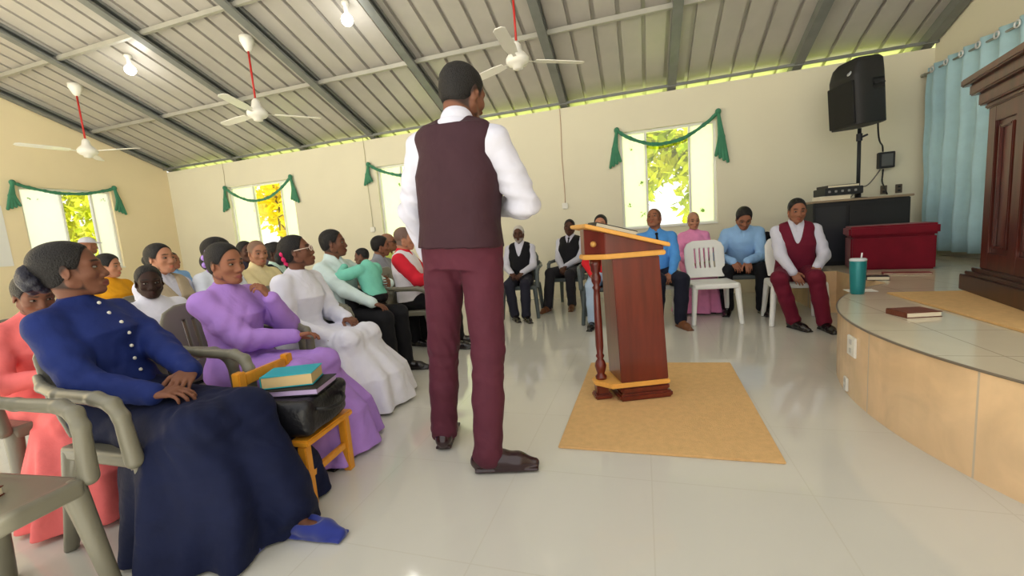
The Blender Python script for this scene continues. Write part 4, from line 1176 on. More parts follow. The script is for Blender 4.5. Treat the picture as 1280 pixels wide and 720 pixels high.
def glasses(P, t, m, lens=None):
    s = P.s; W = lambda p: tuple(P.hc + P.HR @ (V3(p) * s))
    bm = bmesh.new()
    for e in (1, -1):
        c = (0.104, e * 0.033, 0.0)
        add_tube(bm, [W((c[0] - abs(0.024 * math.cos(a)) * 0.12 * (1 if e * math.cos(a) > 0 else 0), c[1] + 0.024 * math.cos(a), c[2] + 0.019 * math.sin(a))) for a in np.linspace(0, 2 * PI, 17)], 0.0026, 6, caps=False)
        add_tube(bm, [W((0.101, e * 0.057, 0.006)), W((0.06, e * 0.078, 0.007)), W((0.0, e * 0.084, 0.008))], 0.0028, 6)
    add_tube(bm, [W((0.104, 0.010, 0.004)), W((0.109, 0, 0.007)), W((0.104, -0.010, 0.004))], 0.0024, 6)
    g = link('eyeglasses', bm_mesh(bm, smooth=True), m, t)
    if lens is not None:
        bm = bmesh.new()
        for e in (1, -1):
            vs = [bm.verts.new(W((0.1035 + dx, e * 0.033 + 0.0235 * math.cos(a), 0.0185 * math.sin(a)))) for dx in (0,) for a in np.linspace(0, 2 * PI, 17)[:-1]]
            bm.faces.new(vs)
        link('lens', bm_mesh(bm), lens, g)
# ================================================================== plastic chairs
M_ch_grey = mat('grey_green_plastic', (118, 115, 100), rough=0.35, spec=0.45)
M_ch_white = mat('white_plastic', (236, 236, 230), rough=0.35, spec=0.45)
M_ch_dark = mat('dark_grey_plastic', (84, 92, 92), rough=0.4, spec=0.45)
def chair_meshes(arms, vox=0.006):
    out = []
    S = Solid(0.015)
    S.bx((0.0, 0, 0.415), (0.225, 0.225, 0.012), r=0.012)
    S.bx((0.222, 0, 0.400), (0.014, 0.215, 0.026), r=0.012)
    for q in (1, -1): S.bx((0.0, q * 0.222, 0.400), (0.21, 0.010, 0.022), r=0.008)
    S.el((0, 0, 0.475), (0.26, 0.24, 0.06), op='s', k=0.01)
    out.append(('seat', S.mesh(vox)))
    S = Solid(0.012); Rb = rot('y', -13)
    zc = 0.42; c = V3((-0.205, 0, zc))
    bw = 0.215
    B = lambda x, y, z: c + Rb @ V3((x, y, z))
    S.tw([(0.03, bw - 0.02, 0.016, 0), (0.20, bw, 0.016, -0.012), (0.36, bw, 0.016, -0.006), (0.42, bw - 0.03, 0.015, 0.0), (0.45, bw - 0.09, 0.012, 0.006)], c, Rb, p=4.0)
    for y in (-0.10, -0.05, 0.0, 0.05, 0.10): S.bx(B(0, y, 0.25), (0.06, 0.008, 0.115), Rb, r=0.006, op='s', k=0.002)
    out.append(('backrest', S.mesh(vox)))
    for q in (1, -1):
        S = Solid(0.012)
        if arms:
            S.chain([(-0.27, q * 0.222, 0.70), (-0.20, q * 0.245, 0.672), (-0.08, q * 0.262, 0.655), (0.12, q * 0.262, 0.650), (0.185, q * 0.255, 0.630), (0.21, q * 0.25, 0.585)], [0.014, 0.019, 0.022, 0.024, 0.024, 0.023])
            S.half((0, 0, 1), (0, 0, 0.663), k=0.012) if False else None
            S.chain([(0.21, q * 0.25, 0.585), (0.215, q * 0.240, 0.42)], [0.023, 0.028])
            out.append(('armrest', S.mesh(vox)))
    for q in (1, -1):
        for f in (1, -1):
            S = Solid(0.008)
            top = V3((0.20 * f if f > 0 else -0.195, q * 0.205, 0.40)); foot = V3((0.245 if f > 0 else -0.265, q * 0.235, 0.0))
            S.rc(top, foot, 0.031, 0.021)
            S.rc(top + V3((-0.045 * f, 0, 0.0)), foot, 0.018, 0.013, k=0.02)
            S.half((0, 0, -1), (0, 0, 0.0))
            out.append(('leg', S.mesh(vox)))
    return out
_arm = chair_meshes(True); _plain = chair_meshes(False)
_first = {}
def chair(kind, label, loc, yaw, group):
    key = kind
    if key not in _first:
        t = thing('plastic_chair', label, 'chair', (loc[0], loc[1], 0), yaw, group)
        m = {'grey': M_ch_grey, 'white': M_ch_white, 'dark': M_ch_dark}[kind]
        for nm, me in (_plain if kind == 'white' else _arm):
            if kind == 'dark': me = me.copy()
            link(nm, me, m, t)
        _first[key] = t
        return t
    return copy_tree(_first[key], (loc[0], loc[1], 0), yaw, label, group)
# ================================================================== the people in front
C_white = cloth('white', (206, 206, 220), var=0.03)
C_vest = cloth('plum_vest', (58, 34, 42), rough=0.65)
C_plum = cloth('plum_trousers', (86, 38, 52), rough=0.7)
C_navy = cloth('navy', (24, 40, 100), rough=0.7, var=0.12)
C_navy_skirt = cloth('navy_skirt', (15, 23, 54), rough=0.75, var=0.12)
C_coral = cloth('coral', (244, 120, 118))
C_purple = cloth('lavender', (172, 132, 212))
C_black = cloth('black', (24, 24, 28), rough=0.75)
M_shoe = mat('polished_black_leather', (24, 18, 18), rough=0.22, spec=0.6)
M_shoe_w = mat('wine_black_leather', (46, 22, 26), rough=0.22, spec=0.6)
M_shoe_b = mat('brown_shoe_leather', (112, 70, 44), rough=0.4)
M_blueshoe = mat('blue_suede', (28, 44, 130), rough=0.8, sheen=0.4)
CH = 'plastic chairs of the congregation'

# -------- the preacher, standing with his back to the seats
P = make_pose(s=1.10, stand=True, hip_h=1.055, lean=1, bend=3.0, head=(-24, 14, 2), bulk=0.98, pel=(0.0, -0.035, 1.055),
              knees=[(0.07, 0.145, 0.56), (-0.02, -0.135, 0.56)], ankles=[(0.06, 0.185, 0.10), (-0.14, -0.14, 0.10)], toes=[(1, 0.25, 0), (0.25, -1, 0)],
              wrists=[(0.14, 0.20, 0.985), (0.27, -0.15, 1.245)], poles=[(-0.5, 0.8, 0), (-0.55, -0.75, -0.4)],
              hands=[dict(d=(0.35, -0.2, -0.9), n=(0.1, -1, 0.1), curl=0.4), dict(d=(0.5, 0.8, 0.3), n=(0.2, 0.2, 1), curl=0.7)])
pr = person('man standing with his back turned in a plum vest and plum trousers', (-0.87, 1.90), 90, P, 'brown', vox=0.0055,
            hair=dict(thick=0.005, noise=0.0004, nape=-0.058), heavy=1.04,
            top=dict(mat=C_white, off=0.018, bottom=0.03, puff=1.12, wr=0.016, seed=1.3), vest=dict(mat=C_vest, off=0.030, bottom=-0.045, wr=0.003, v_to=0.30),
            bottom=dict(mat=C_plum, off=0.014, loose=1.0, wr=0.009, hem=-0.02), shoes=M_shoe_w)

# -------- woman in navy blue
P = make_pose(s=0.95, seat=0.40, lean=-17, twist=16, head=(50, -5, 0), fem=True,
              knees=[(0.53, 0.09, 0.465), (0.50, -0.09, 0.465)], ankles=[(0.77, 0.03, 0.085), (0.50, -0.10, 0.085)], toes=[(1, 0.08, 0), (1, 0.05, 0)],
              wrists=[(0.35, 0.06, 0.605), (0.30, -0.095, 0.605)], poles=[(-0.5, 0.8, -0.5), (-0.75, -0.6, -0.6)],
              hands=[dict(d=(0.55, -0.75, -0.15), n=(-0.2, -0.2, -1), curl=0.35), dict(d=(0.9, 0.38, 0.0), n=(0.05, 0.1, -1), curl=0.38)])
wa = person('seated woman in a navy blue dress with buttons and hands folded on her lap', (-2.09, 1.17), 0, P, 'brown', vox=0.0045, lips=(120, 66, 62),
            hair=dict(thick=0.006, bulge=((-0.040, 0, 0.040), (0.092, 0.076, 0.084)), temple=0.022, top=0.099), shoes=M_blueshoe)
def navy_dress(P, t):
    # a fitted bodice with sleeves, and the wide skirt as a piece of its own
    S = Solid(0.025); s = P.s
    S.tw(torso_sec(s, 1.0, True, 0.016, 0.525, -0.03), P.pel, P.R)
    for i in (0, 1): sleeve(S, P, i, 0.016, 1.0, 1.12)
    collar(S, P, 0.012, 0.03, False)
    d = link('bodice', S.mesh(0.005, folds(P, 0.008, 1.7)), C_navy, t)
    M_btn = mat('pearl_button', (228, 226, 214), rough=0.3)
    for k in range(7):
        z = 0.475 - k * 0.055
        sec = torso_sec(s, 1.0, True, 0.016)
        zz = z * s; dep = np.interp(zz, [q[0] for q in sec], [q[2] + q[3] for q in sec])
        p = P.pel + P.R @ V3((dep + 0.003 if k else dep + 0.012, 0, zz))
        M = Matrix.Translation(Vector(p)) @ Matrix(P.R.tolist()).to_4x4() @ Matrix.Rotation(PI / 2, 4, 'Y')
        link('button', lathe_me([(0.0068, -0.003), (0.0072, 0.002), (0.004, 0.004)], 12, M), M_btn, d, 'pearl button')
    S = Solid(0.04)
    S.el(P.T((0.0, 0, 0.03)), (0.145, 0.19, 0.11), k=0.04)
    for i in (0, 1): S.rc(P.hip[i], P.kn[i], 0.100, 0.088, k=0.06)
    S.rc((P.hip[0] + P.hip[1]) / 2, (P.kn[0] + P.kn[1]) / 2, 0.105, 0.085, k=0.06)
    for i in (0, 1): S.rc(P.kn[i], P.kn[i] + (P.an[i] - P.kn[i]) * 0.92, 0.09, 0.07, k=0.05)
    S.tw([(0.012, 0.35, 0.33, 0.43, 0.05), (0.20, 0.31, 0.335, 0.42, 0.04), (0.34, 0.26, 0.30, 0.39, 0.02), (0.46, 0.19, 0.22, 0.35, 0.0)], k=0.06, fold=(8, 0.034, 0.8))
    S.half((0, 0, -1), (0, 0, 0.010))
    S.rc(P.T((0, 0, 0.20)), P.T((0, 0, 0.12)), 0.10, 0.115, k=0.03)
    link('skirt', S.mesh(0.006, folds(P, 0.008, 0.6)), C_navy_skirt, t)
    W = lambda p: P.hc + P.HR @ (V3(p) * s)
    S = Solid(0.01)
    rnd = random.Random(5)
    for k in range(26):
        a, b = rnd.uniform(0, 2 * PI), rnd.uniform(-1, 1)
        r = 0.048; S.el(W((-0.118 + 0.024 * b, r * math.cos(a) * 0.95, -0.014 + r * math.sin(a))), (0.020, 0.018, 0.019), k=0.004)
    S.el(W((-0.118, 0, -0.014)), (0.045, 0.055, 0.055))
    link('hair_bun', S.mesh(0.005), mat('dark_scrunchie', (26, 26, 40), rough=0.5, bump=0.5, bscale=120), t, 'dark ruffled hair bun cover')
navy_dress(P, wa)
chair('grey', 'grey plastic armchair under the woman in navy blue', (-1.93, 1.18), 0, CH)
chair('grey', 'empty grey plastic armchair nearest the camera with a book on its seat', (-1.95, 0.575), 5, CH)
book('book', 'brown book lying on the empty grey armchair', (-1.97, 0.60, 0.4215), (0, 0, 0.5), 0.20, 0.14, 0.03, M_brown)

# -------- woman in coral behind her
P = make_pose(s=0.84, seat=0.37, lean=8, head=(-6, 20, 0), fem=True, wrists=[(0.32, 0.07, 0.62), (0.32, -0.07, 0.62)])
person('woman in a coral dress looking down behind the woman in navy blue', (-2.90, 1.27), 0, P, 'brown', vox=0.0075,
       hair=dict(thick=0.007, top=0.095, bun=[((-0.11, 0, 0.0), (0.05, 0.055, 0.05))]), dress=dict(mat=C_coral, wr=0.006, hem=(0.46, 0.0, 0.27, 0.34)), shoes=M_shoe)
chair('grey', 'grey plastic armchair under the woman in the coral dress', (-2.88, 1.26), 0, CH)

# -------- woman in lavender, hand at her chin
P = make_pose(s=0.91, seat=0.38, lean=-3, head=(-2, 4, 2), fem=True, bulk=1.10,
              wrists=[(0.185, 0.075, 0.85), (0.29, 0.08, 0.635)], poles=[(0.5, 0.55, -1), (-0.5, -0.8, -0.5)],
              hands=[dict(d=(-0.35, -0.35, 0.87), n=(-0.8, -0.35, -0.35), curl=0.75, thumb=0.6), dict(d=(0.6, 0.75, 0), n=(0.2, 0, -1), curl=0.4)],
              knees=[(0.44, 0.10, 0.475), (0.44, -0.11, 0.475)])
wh = person('seated woman in a lavender dress resting her hand at her chin', (-2.14, 1.74), 4, P, 'mid', vox=0.0055, lips=(132, 66, 66), heavy=1.06,
            hair=dict(thick=0.006, top=0.097, bun=[((-0.115, 0.0, 0.012), (0.045, 0.055, 0.055))]),
            dress=dict(mat=C_purple, puff=1.2, wr=0.008, hem=(0.44, 0.04, 0.27, 0.33), off=0.014), shoes=M_shoe)
S = Solid(0.004)
for k in range(9):
    a = k / 9 * 2 * PI
    S.el(P.HR @ (V3((-0.088, 0.056 * math.cos(a), 0.018 + 0.060 * math.sin(a))) * P.s) + P.hc, (0.014, 0.017, 0.017))
link('hair_scrunchie', S.mesh(0.004), cloth('lavender_satin', (176, 140, 218), rough=0.5), wh, 'lavender ruffled scrunchie')
chair('grey', 'grey plastic armchair under the woman in lavender', (-2.10, 1.74), 0, CH)

# -------- woman in white with glasses
P = make_pose(s=0.96, seat=0.37, lean=4, head=(28, -12, 0), fem=True, bulk=1.10, wrists=[(0.30, 0.10, 0.60), (0.30, -0.16, 0.535)], poles=[(-0.6, 0.7, -0.6), (-0.7, -0.6, -0.6)],
              hands=[None, dict(d=(0.8, 0.05, -0.6), n=(-0.5, 0.0, -0.85), curl=0.3)], knees=[(0.45, 0.11, 0.47), (0.44, -0.12, 0.47)])
wm = person('seated woman in a long white dress and glasses with a pink scrunchie', (-2.34, 2.40), 4, P, 'brown', vox=0.0065, heavy=1.06,
            hair=dict(thick=0.006, top=0.097, bun=[((-0.115, 0.0, -0.015), (0.042, 0.05, 0.05))]),
            dress=dict(mat=cloth('dress_white', (228, 228, 240), var=0.03), puff=1.2, wr=0.008, hem=(0.46, 0.02, 0.30, 0.37), off=0.014), shoes=M_shoe)
glasses(P, wm, mat('pale_frames', (226, 206, 190), rough=0.3), mat('lens_glass', (250, 245, 230), rough=0.02, trans=1.0))
S = Solid(0.004)
for k in range(9):
    a = k / 9 * 2 * PI
    S.el(P.HR @ (V3((-0.088, 0.052 * math.cos(a), -0.010 + 0.055 * math.sin(a))) * P.s) + P.hc, (0.014, 0.018, 0.018))
link('hair_scrunchie', S.mesh(0.004), cloth('pink_satin', (226, 50, 110), rough=0.5), wm, 'pink ruffled scrunchie')
chair('grey', 'grey plastic armchair under the woman in the white dress', (-2.32, 2.40), 0, CH)

# -------- man in the burgundy vest, seated facing the room
C_burg = cloth('burgundy', (104, 22, 44), rough=0.75)
P = make_pose(s=0.94, lean=5, head=(4, 10, 0), knees=[(0.40, 0.10, 0.495), (0.40, -0.19, 0.495)], ankles=[(0.38, 0.17, 0.08), (0.33, -0.06, 0.08)], toes=[(1, 0.25, 0), (0.9, 0.55, 0)],
              wrists=[(0.30, 0.13, 0.585), (0.34, -0.07, 0.54)], poles=[(-0.7, 0.6, -0.4), (-0.7, -0.6, -0.4)], bulk=1.0,
              hands=[dict(d=(0.75, -0.30, -0.55), n=(-0.5, 0.1, -0.85), curl=0.25, spread=1.25), dict(d=(0.35, 0.45, -0.8), n=(-0.8, 0.1, -0.3), curl=0.35)])
person('seated man in a burgundy vest and burgundy trousers beside the stage', (1.45, 4.92), -97, P, 'mid', vox=0.0065, heavy=1.04,
       hair=dict(thick=0.0035, noise=0.0006), top=dict(mat=C_white, off=0.014, wr=0.007, puff=1.05), vest=dict(mat=C_burg, off=0.026, v_to=0.30),
       bottom=dict(mat=C_burg, wr=0.005), shoes=M_shoe)
# ================================================================== the other people
F = 0.0085
GR = 'plastic chairs along the back wall'
def L_(r, g, b): return cloth('c%02x%02x%02x' % (r, g, b), (r, g, b))
short = dict(thick=0.0035)
# boy in white looking at the camera
P = make_pose(s=0.82, seat=0.37, lean=-6, head=(-26, 6, 0), wrists=[(0.26, 0.07, 0.56), (0.26, -0.07, 0.56)])
person('dark skinned boy in a white shirt looking back between the two front women', (-2.86, 1.84), 0, P, 'deep', vox=0.0065, hair=dict(thick=0.004),
       top=dict(mat=cloth('dress_white', (228, 228, 240), var=0.03), neck='stand', off=0.018, puff=1.2, wr=0.007), bottom=dict(mat=C_black), shoes=M_shoe)
chair('grey', 'grey plastic armchair under the boy in white', (-2.83, 1.84), 0, CH)
# woman in beige vest
P = make_pose(s=0.93, lean=-5, head=(8, -3, 0), fem=True)
person('light skinned woman in a beige vest over a white shirt in the second row', (-3.38, 2.26), 0, P, 'light', vox=F, hair=dict(thick=0.006, bun=[((-0.115, 0, 0.0), (0.04, 0.045, 0.045))]),
       top=dict(mat=C_white), vest=dict(mat=L_(176, 160, 134), v_to=0.33), bottom=dict(mat=L_(120, 108, 92)), shoes=M_shoe)
chair('grey', 'grey plastic armchair under the woman in the beige vest', (-3.35, 2.26), 0, CH)
# person in mustard yellow
P = make_pose(s=0.90, lean=-4, head=(30, 5, 0), fem=True)
person('person in a mustard yellow top with black hair behind the boy in white', (-4.80, 2.72), 0, P, 'light', vox=F, hair=dict(thick=0.012),
       top=dict(mat=L_(222, 156, 30), neck='stand'), bottom=dict(mat=L_(60, 54, 60)), shoes=M_shoe)
chair('grey', 'grey plastic armchair under the person in mustard yellow', (-4.77, 2.72), 0, CH)
# standing person by the side wall window, white cap and navy shirt
P = make_pose(s=0.92, stand=True, hip_h=0.80, lean=2, head=(20, 5, 0), knees=[(0.02, 0.09, 0.45), (0.02, -0.09, 0.45)], ankles=[(-0.01, 0.09, 0.085), (-0.01, -0.09, 0.085)],
              wrists=[(0.06, 0.24, 0.78), (0.06, -0.24, 0.78)])
t = person('standing person in a white cap and navy shirt by the side wall window', (-7.65, 4.10), 60, P, 'mid', vox=F, top=dict(mat=L_(58, 58, 104)), bottom=dict(mat=L_(70, 70, 84)), shoes=M_shoe)
S = Solid(0.01); W = lambda p: P.hc + P.HR @ (V3(p) * P.s)
S.el(W((-0.012, 0, 0.05)), V3((0.108, 0.088, 0.088)) * P.s, P.HR); S.half(P.HR @ V3((0, 0, -1)), W((0, 0, 0.045))); S.el(W((0.10, 0, 0.052)), V3((0.07, 0.065, 0.010)) * P.s, P.HR)
link('cap', S.mesh(0.007), C_white, t)
# small head in pale blue far behind
P = make_pose(s=0.90, lean=-4, head=(20, 0, 0))
person('man in a light blue shirt seated far back near the corner', (-5.75, 3.95), 0, P, 'mid', vox=0.0095, hair=short, top=dict(mat=L_(134, 174, 226)), bottom=dict(mat=C_black), shoes=M_shoe)
chair('grey', 'grey plastic armchair under the man in light blue near the corner', (-5.72, 3.95), 0, CH)
# dark haired person in white behind the lavender woman
P = make_pose(s=0.95, lean=-5, head=(35, 4, 0), fem=True)
person('person in a pale white top with full black hair behind the lavender woman', (-3.28, 2.62), 0, P, 'brown', vox=F, hair=dict(thick=0.018),
       top=dict(mat=L_(226, 232, 244), neck='stand'), bottom=dict(mat=L_(70, 72, 90)), shoes=M_shoe)
chair('grey', 'grey plastic armchair under the person in the pale white top', (-3.25, 2.62), 0, CH)
# balding man in cream
P = make_pose(s=0.92, lean=-4, head=(-18, 6, 0), wrists=[(0.36, 0.05, 0.66), (0.36, -0.05, 0.66)])
person('bald man in a cream shirt seated behind the woman in white', (-3.30, 3.02), 0, P, 'light', vox=F, scalp=(120, 96, 80), top=dict(mat=L_(236, 220, 170)), bottom=dict(mat=L_(94, 86, 76)), shoes=M_shoe)
chair('grey', 'grey plastic armchair under the bald man in cream', (-3.27, 3.02), 0, CH)
P = make_pose(s=0.95, lean=-4, head=(-10, 2, 0))
person('man in dark clothes seated directly behind the bald man in cream', (-4.12, 3.62), 0, P, 'dark', vox=F, hair=short, top=dict(mat=L_(52, 48, 60)), bottom=dict(mat=C_black), shoes=M_shoe)
chair('grey', 'grey plastic armchair under the man in dark clothes', (-4.09, 3.62), 0, CH)
P = make_pose(s=0.92, lean=-4, head=(-20, 4, 0))
person('man with close cropped hair and a grey shirt in the far rows', (-4.35, 4.16), 0, P, 'dark', vox=0.0095, scalp=(24, 20, 20), top=dict(mat=L_(92, 86, 96)), bottom=dict(mat=C_black), shoes=M_shoe)
chair('grey', 'grey plastic armchair under the man in the grey shirt', (-4.32, 4.16), 0, CH)
P = make_pose(s=0.90, lean=-5, head=(10, 0, 0))
person('man in a black vest over a mint shirt in the third row', (-3.50, 3.42), 0, P, 'dark', vox=F, hair=short, top=dict(mat=L_(196, 224, 210)), vest=dict(mat=C_black), bottom=dict(mat=C_black), shoes=M_shoe)
chair('grey', 'grey plastic armchair under the man in the black vest and mint shirt', (-3.47, 3.42), 0, CH)
# man in pale mint shirt holding a child
P = make_pose(s=0.96, lean=-6, head=(28, -2, 0), wrists=[(0.36, 0.16, 0.76), (0.40, -0.12, 0.62)], poles=[(-0.4, 0.9, -0.3), (-0.6, -0.6, -0.6)],
              hands=[dict(d=(0.5, -0.8, 0.1), n=(-0.7, -0.4, 0), curl=0.4), None], knees=[(0.44, 0.14, 0.50), (0.45, -0.10, 0.50)])
person('man in a pale mint shirt and black trousers holding a child', (-2.46, 3.02), 0, P, 'brown', vox=0.0075, hair=short, top=dict(mat=L_(212, 230, 228), off=0.016, wr=0.007), bottom=dict(mat=C_black, off=0.016), shoes=M_shoe)
chair('grey', 'grey plastic armchair under the man holding a child', (-2.43, 3.02), 0, CH)
P = make_pose(s=0.55, seat=0.0, lean=16, head=(40, 10, 20), pel=(0, 0, 0.0), knees=[(0.17, 0.12, 0.03), (0.17, -0.12, 0.03)], ankles=[(0.10, 0.16, -0.12), (0.10, -0.16, -0.12)],
              wrists=[(0.22, 0.10, 0.26), (0.22, -0.10, 0.26)], toes=[(0.8, 0.2, -0.4), (0.8, -0.2, -0.4)])
person('small child in a mint green top and black trousers held against the mint shirted man', (-2.16, 3.06), 170, P, 'brown', vox=0.0065, hair=dict(thick=0.008), z=0.67,
       top=dict(mat=L_(126, 208, 186), neck='stand', off=0.016, puff=1.3), bottom=dict(mat=C_black, loose=1.2))
# yellow-green shirt with sunglasses
P = make_pose(s=0.92, lean=-4, head=(20, -4, 0))
t = person('person in a yellow green shirt and sunglasses seated near the wall', (-2.92, 4.52), 0, P, 'mid', vox=F, scalp=(150, 110, 88), top=dict(mat=L_(216, 232, 120)), bottom=dict(mat=L_(70, 70, 72)), shoes=M_shoe)
glasses(P, t, M_black, M_black)
chair('grey', 'grey plastic armchair under the person in yellow green', (-2.89, 4.52), 0, CH)
P = make_pose(s=0.88, lean=-2, head=(30, 4, 0))
person('dark haired person in grey seated beside the red jacketed man', (-2.72, 4.02), 0, P, 'mid', vox=F, hair=dict(thick=0.011), top=dict(mat=L_(150, 152, 160)), bottom=dict(mat=C_black), shoes=M_shoe)
chair('grey', 'grey plastic armchair under the dark haired person in grey', (-2.69, 4.02), 0, CH)
# man in red jacket with white panel
P = make_pose(s=0.96, lean=-5, head=(8, 2, 0), wrists=[(0.32, 0.04, 0.74), (0.34, -0.06, 0.74)], hands=[dict(d=(0.6, -0.7, 0.2), n=(-0.3, 0, -0.9), curl=0.6), dict(d=(0.7, 0.6, 0.25), n=(-0.3, 0, -0.9), curl=0.6)])
person('man in a red jacket with a white panel seated left of the preacher', (-2.28, 3.84), 12, P, 'light', vox=0.007, scalp=(96, 84, 80), top=dict(mat=L_(214, 40, 58), off=0.018, neck='stand', puff=1.15), vest=dict(mat=L_(236, 232, 240), off=0.028, bottom=-0.08, v_to=0.44), bottom=dict(mat=C_black), shoes=M_shoe)
chair('grey', 'grey plastic armchair under the man in the red jacket', (-2.25, 3.84), 12, CH)

# -------- along the back wall
P = make_pose(s=0.90, lean=-4, head=(0, 2, 0), wrists=[(0.26, 0.06, 0.60), (0.28, -0.08, 0.60)], ankles=[(0.44, 0.10, 0.08), (0.36, -0.06, 0.08)], toes=[(1, 0.5, 0), (1, 0.5, 0)])
person('white haired old man in a black vest just right of the preacher', (-1.57, 5.48), -84, P, 'dark', vox=F, hair=dict(thick=0.006), hair_mat=M_hair_grey, beard=(190, 186, 180), top=dict(mat=C_white), vest=dict(mat=C_black), bottom=dict(mat=L_(40, 40, 52)), shoes=M_shoe)
chair('dark', 'dark grey plastic armchair under the old man in the black vest', (-1.57, 5.45), -84, GR)
P = make_pose(s=0.96, lean=-10, head=(6, 0, 0), wrists=[(0.24, 0.02, 0.60), (0.26, -0.04, 0.58)], knees=[(0.42, 0.12, 0.50), (0.40, -0.17, 0.52)], ankles=[(0.34, 0.10, 0.08), (0.50, -0.20, 0.08)])
person('man leaning back in a black sweater vest with brown shoes by the wall', (-1.02, 6.16), -98, P, 'dark', vox=F, hair=short, top=dict(mat=C_white), vest=dict(mat=C_black, v_to=0.36), bottom=dict(mat=L_(46, 44, 48)), shoes=M_shoe_b, tie=C_black)
chair('dark', 'dark grey plastic armchair under the man in the black sweater vest', (-1.02, 6.13), -98, GR)
P = make_pose(s=0.95, lean=-5, head=(-5, 0, 0), wrists=[(0.30, 0.12, 0.58), (0.30, -0.1, 0.58)])
person('man in a red shirt and light jeans seated behind the lectern', (-0.46, 5.10), -88, P, 'light', vox=F, hair=short, top=dict(mat=L_(214, 36, 48)), bottom=dict(mat=L_(170, 190, 214)), shoes=M_shoe)
chair('dark', 'dark grey plastic armchair under the man in the red shirt', (-0.46, 5.07), -88, GR)
P = make_pose(s=0.97, lean=-3, head=(-26, -20, 6), bulk=1.08, knees=[(0.44, 0.17, 0.50), (0.43, -0.06, 0.51)], ankles=[(0.42, 0.15, 0.08), (0.30, -0.06, 0.08)], wrists=[(0.32, 0.10, 0.565), (0.28, -0.12, 0.60)],
              hands=[dict(d=(0.6, -0.45, -0.6), n=(-0.6, 0, -0.6), curl=0.35), None], toes=[(1, 0.3, 0), (1, 0, 0)])
person('man in a bright blue shirt and dark tie looking upward by the lectern', (0.14, 5.08), -82, P, 'mid', vox=0.0075, scalp=(90, 66, 54), top=dict(mat=L_(84, 152, 224), wr=0.007), bottom=dict(mat=L_(28, 30, 44)), shoes=M_shoe_b, tie=C_black)
chair('white', 'white plastic chair under the man in bright blue', (0.14, 5.05), -82, GR)
P = make_pose(s=0.90, lean=-4, head=(8, 6, 0), fem=True)
person('person in a pink dress seated behind the empty white chair', (0.62, 5.92), -90, P, 'light', vox=F, scalp=(170, 130, 108), dress=dict(mat=L_(238, 150, 196), wr=0.006, hem=(0.42, 0, 0.24, 0.30)), shoes=M_shoe)
chair('white', 'white plastic chair under the person in pink', (0.62, 5.90), -90, GR)
P = make_pose(s=0.98, lean=24, head=(4, 34, 0), bulk=0.98, knees=[(0.42, 0.17, 0.50), (0.42, -0.20, 0.50)], ankles=[(0.40, 0.17, 0.08), (0.40, -0.18, 0.08)], wrists=[(0.42, 0.02, 0.60), (0.40, -0.12, 0.60)],
              poles=[(-0.6, 0.7, -0.3), (-0.6, -0.7, -0.3)], hands=[dict(d=(0.6, 0.1, -0.7), n=(-0.7, 0, -0.6), curl=0.4), dict(d=(0.6, 0.4, -0.7), n=(-0.7, 0, -0.6), curl=0.4)])
person('man in a light blue shirt bending his head down by the wall', (1.12, 5.72), -95, P, 'mid', vox=0.0075, hair=dict(thick=0.008), top=dict(mat=L_(150, 190, 232), off=0.018, wr=0.008, puff=1.05), bottom=dict(mat=C_black, off=0.016), shoes=M_shoe)
chair('dark', 'dark grey plastic armchair under the man in light blue bending down', (1.12, 5.69), -95, GR)
chair('white', 'empty white plastic chair right of the lectern', (0.69, 5.02), -84, GR)
chair('white', 'white plastic chair under the man in the burgundy vest', (1.44, 4.90), -95, GR)
# black jacket hung over the back of a chair
chair('dark', 'dark grey plastic armchair carrying the black jacket', (1.62, 5.62), -100, GR)
S = Solid(0.03)
S.tw([(0.44, 0.25, 0.05, 0), (0.62, 0.25, 0.045, 0), (0.80, 0.24, 0.04, -0.01), (0.89, 0.19, 0.035, -0.01)], (-0.27, 0, 0), rot('y', -6), fold=(5, 0.014, 0.3))
S.chain([(-0.28, 0.22, 0.84), (-0.25, 0.28, 0.66), (-0.22, 0.27, 0.50)], [0.055, 0.05, 0.042]); S.chain([(-0.28, -0.22, 0.84), (-0.25, -0.28, 0.66), (-0.22, -0.27, 0.50)], [0.055, 0.05, 0.042])
S.el((-0.03, 0, 0.47), (0.22, 0.20, 0.05)); S.half((0, 0, -1), (0, 0, 0.425))
_j = tag(link('jacket', S.mesh(0.009, wrinkle(0.01, 20, 2)), C_black), 'black jacket draped over a chair beside the man in burgundy', 'jacket')
_j.location = (1.62, 5.62, 0); _j.rotation_euler = (0, 0, math.radians(-100))

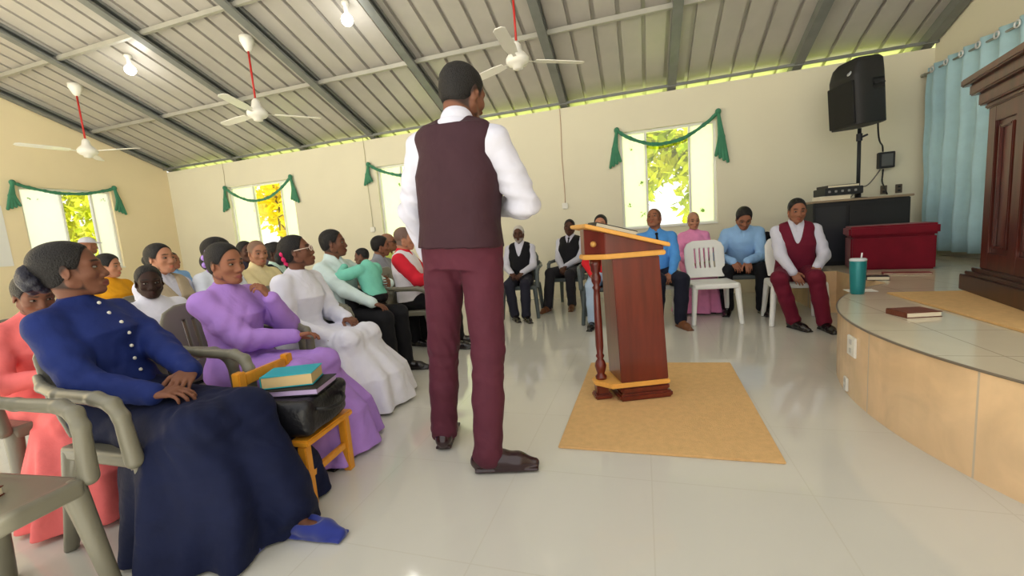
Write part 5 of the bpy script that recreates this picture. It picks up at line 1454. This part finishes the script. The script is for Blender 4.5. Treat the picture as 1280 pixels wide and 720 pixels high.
# -------- small varnished wooden chair with bag and books between the front women
M_pine = mat('orange_varnished_pine', (218, 148, 42), rough=0.35, spec=0.5, var=0.12, vscale=6, stretch=(4, 4, 0.8))
wc = thing('wooden_chair', 'small orange varnished wooden chair between the two front women', 'chair', (-1.56, 1.50, 0), 6)
for q in (1, -1):
    link('leg', box_me((0.115, q * 0.145 - 0.02, 0), (0.155, q * 0.145 + 0.02, 0.275), bevel=0.004), M_pine, wc)
    link('back_post', box_me((-0.155, q * 0.145 - 0.02, 0), (-0.115, q * 0.145 + 0.02, 0.60), bevel=0.004), M_pine, wc)
    link('side_rung', box_me((-0.113, q * 0.145 - 0.009, 0.10), (0.113, q * 0.145 + 0.009, 0.13), bevel=0.003), M_pine, wc)
link('front_rung', box_me((0.124, -0.123, 0.12), (0.146, 0.123, 0.15), bevel=0.003), M_pine, wc)
link('seat', box_me((-0.113, -0.17, 0.277), (0.175, 0.17, 0.305), bevel=0.006), M_pine, wc)
for z in (0.43, 0.535): link('back_rail', box_me((-0.148, -0.123, z), (-0.122, 0.123, z + 0.05), bevel=0.004), M_pine, wc)
bg = thing('handbag', 'black leather bag lying on the small wooden chair', 'bag', (-1.53, 1.49, 0.307), 10)
S = Solid(0.02); S.bx((0.02, 0, 0.085), (0.135, 0.165, 0.08), r=0.035); S.half((0, 0, -1), (0, 0, 0.0))
link('body', S.mesh(0.006, wrinkle(0.007, 30, 1)), mat('bag_leather', (20, 20, 24), rough=0.35, bump=0.3, bscale=60), bg)
link('handle', tube_me(bez((0.14, -0.10, 0.12), (0.22, -0.12, 0.10), (0.22, 0.10, 0.08), (0.14, 0.10, 0.12)), 0.009, 8), M_black, bg)
link('zipper', box_me((-0.10, -0.004, 0.164), (0.14, 0.004, 0.168)), mat('zip_metal', (150, 150, 150), rough=0.3, metal=0.8), bg)
_b = book('book', 'black bound notebook with lilac pages on top of the black bag', (-1.51, 1.49, 0.478), (0, 0, math.radians(16)), 0.26, 0.20, 0.03, M_black, pages=mat('lilac_pages', (180, 160, 200), rough=0.7))
book('book', 'thick turquoise covered bible topmost on the black bag', (-1.54, 1.49, 0.510), (0, 0, math.radians(24)), 0.22, 0.15, 0.055, mat('turquoise_cover', (30, 164, 178), rough=0.45), pages=mat('tan_pages', (206, 180, 130), rough=0.8))
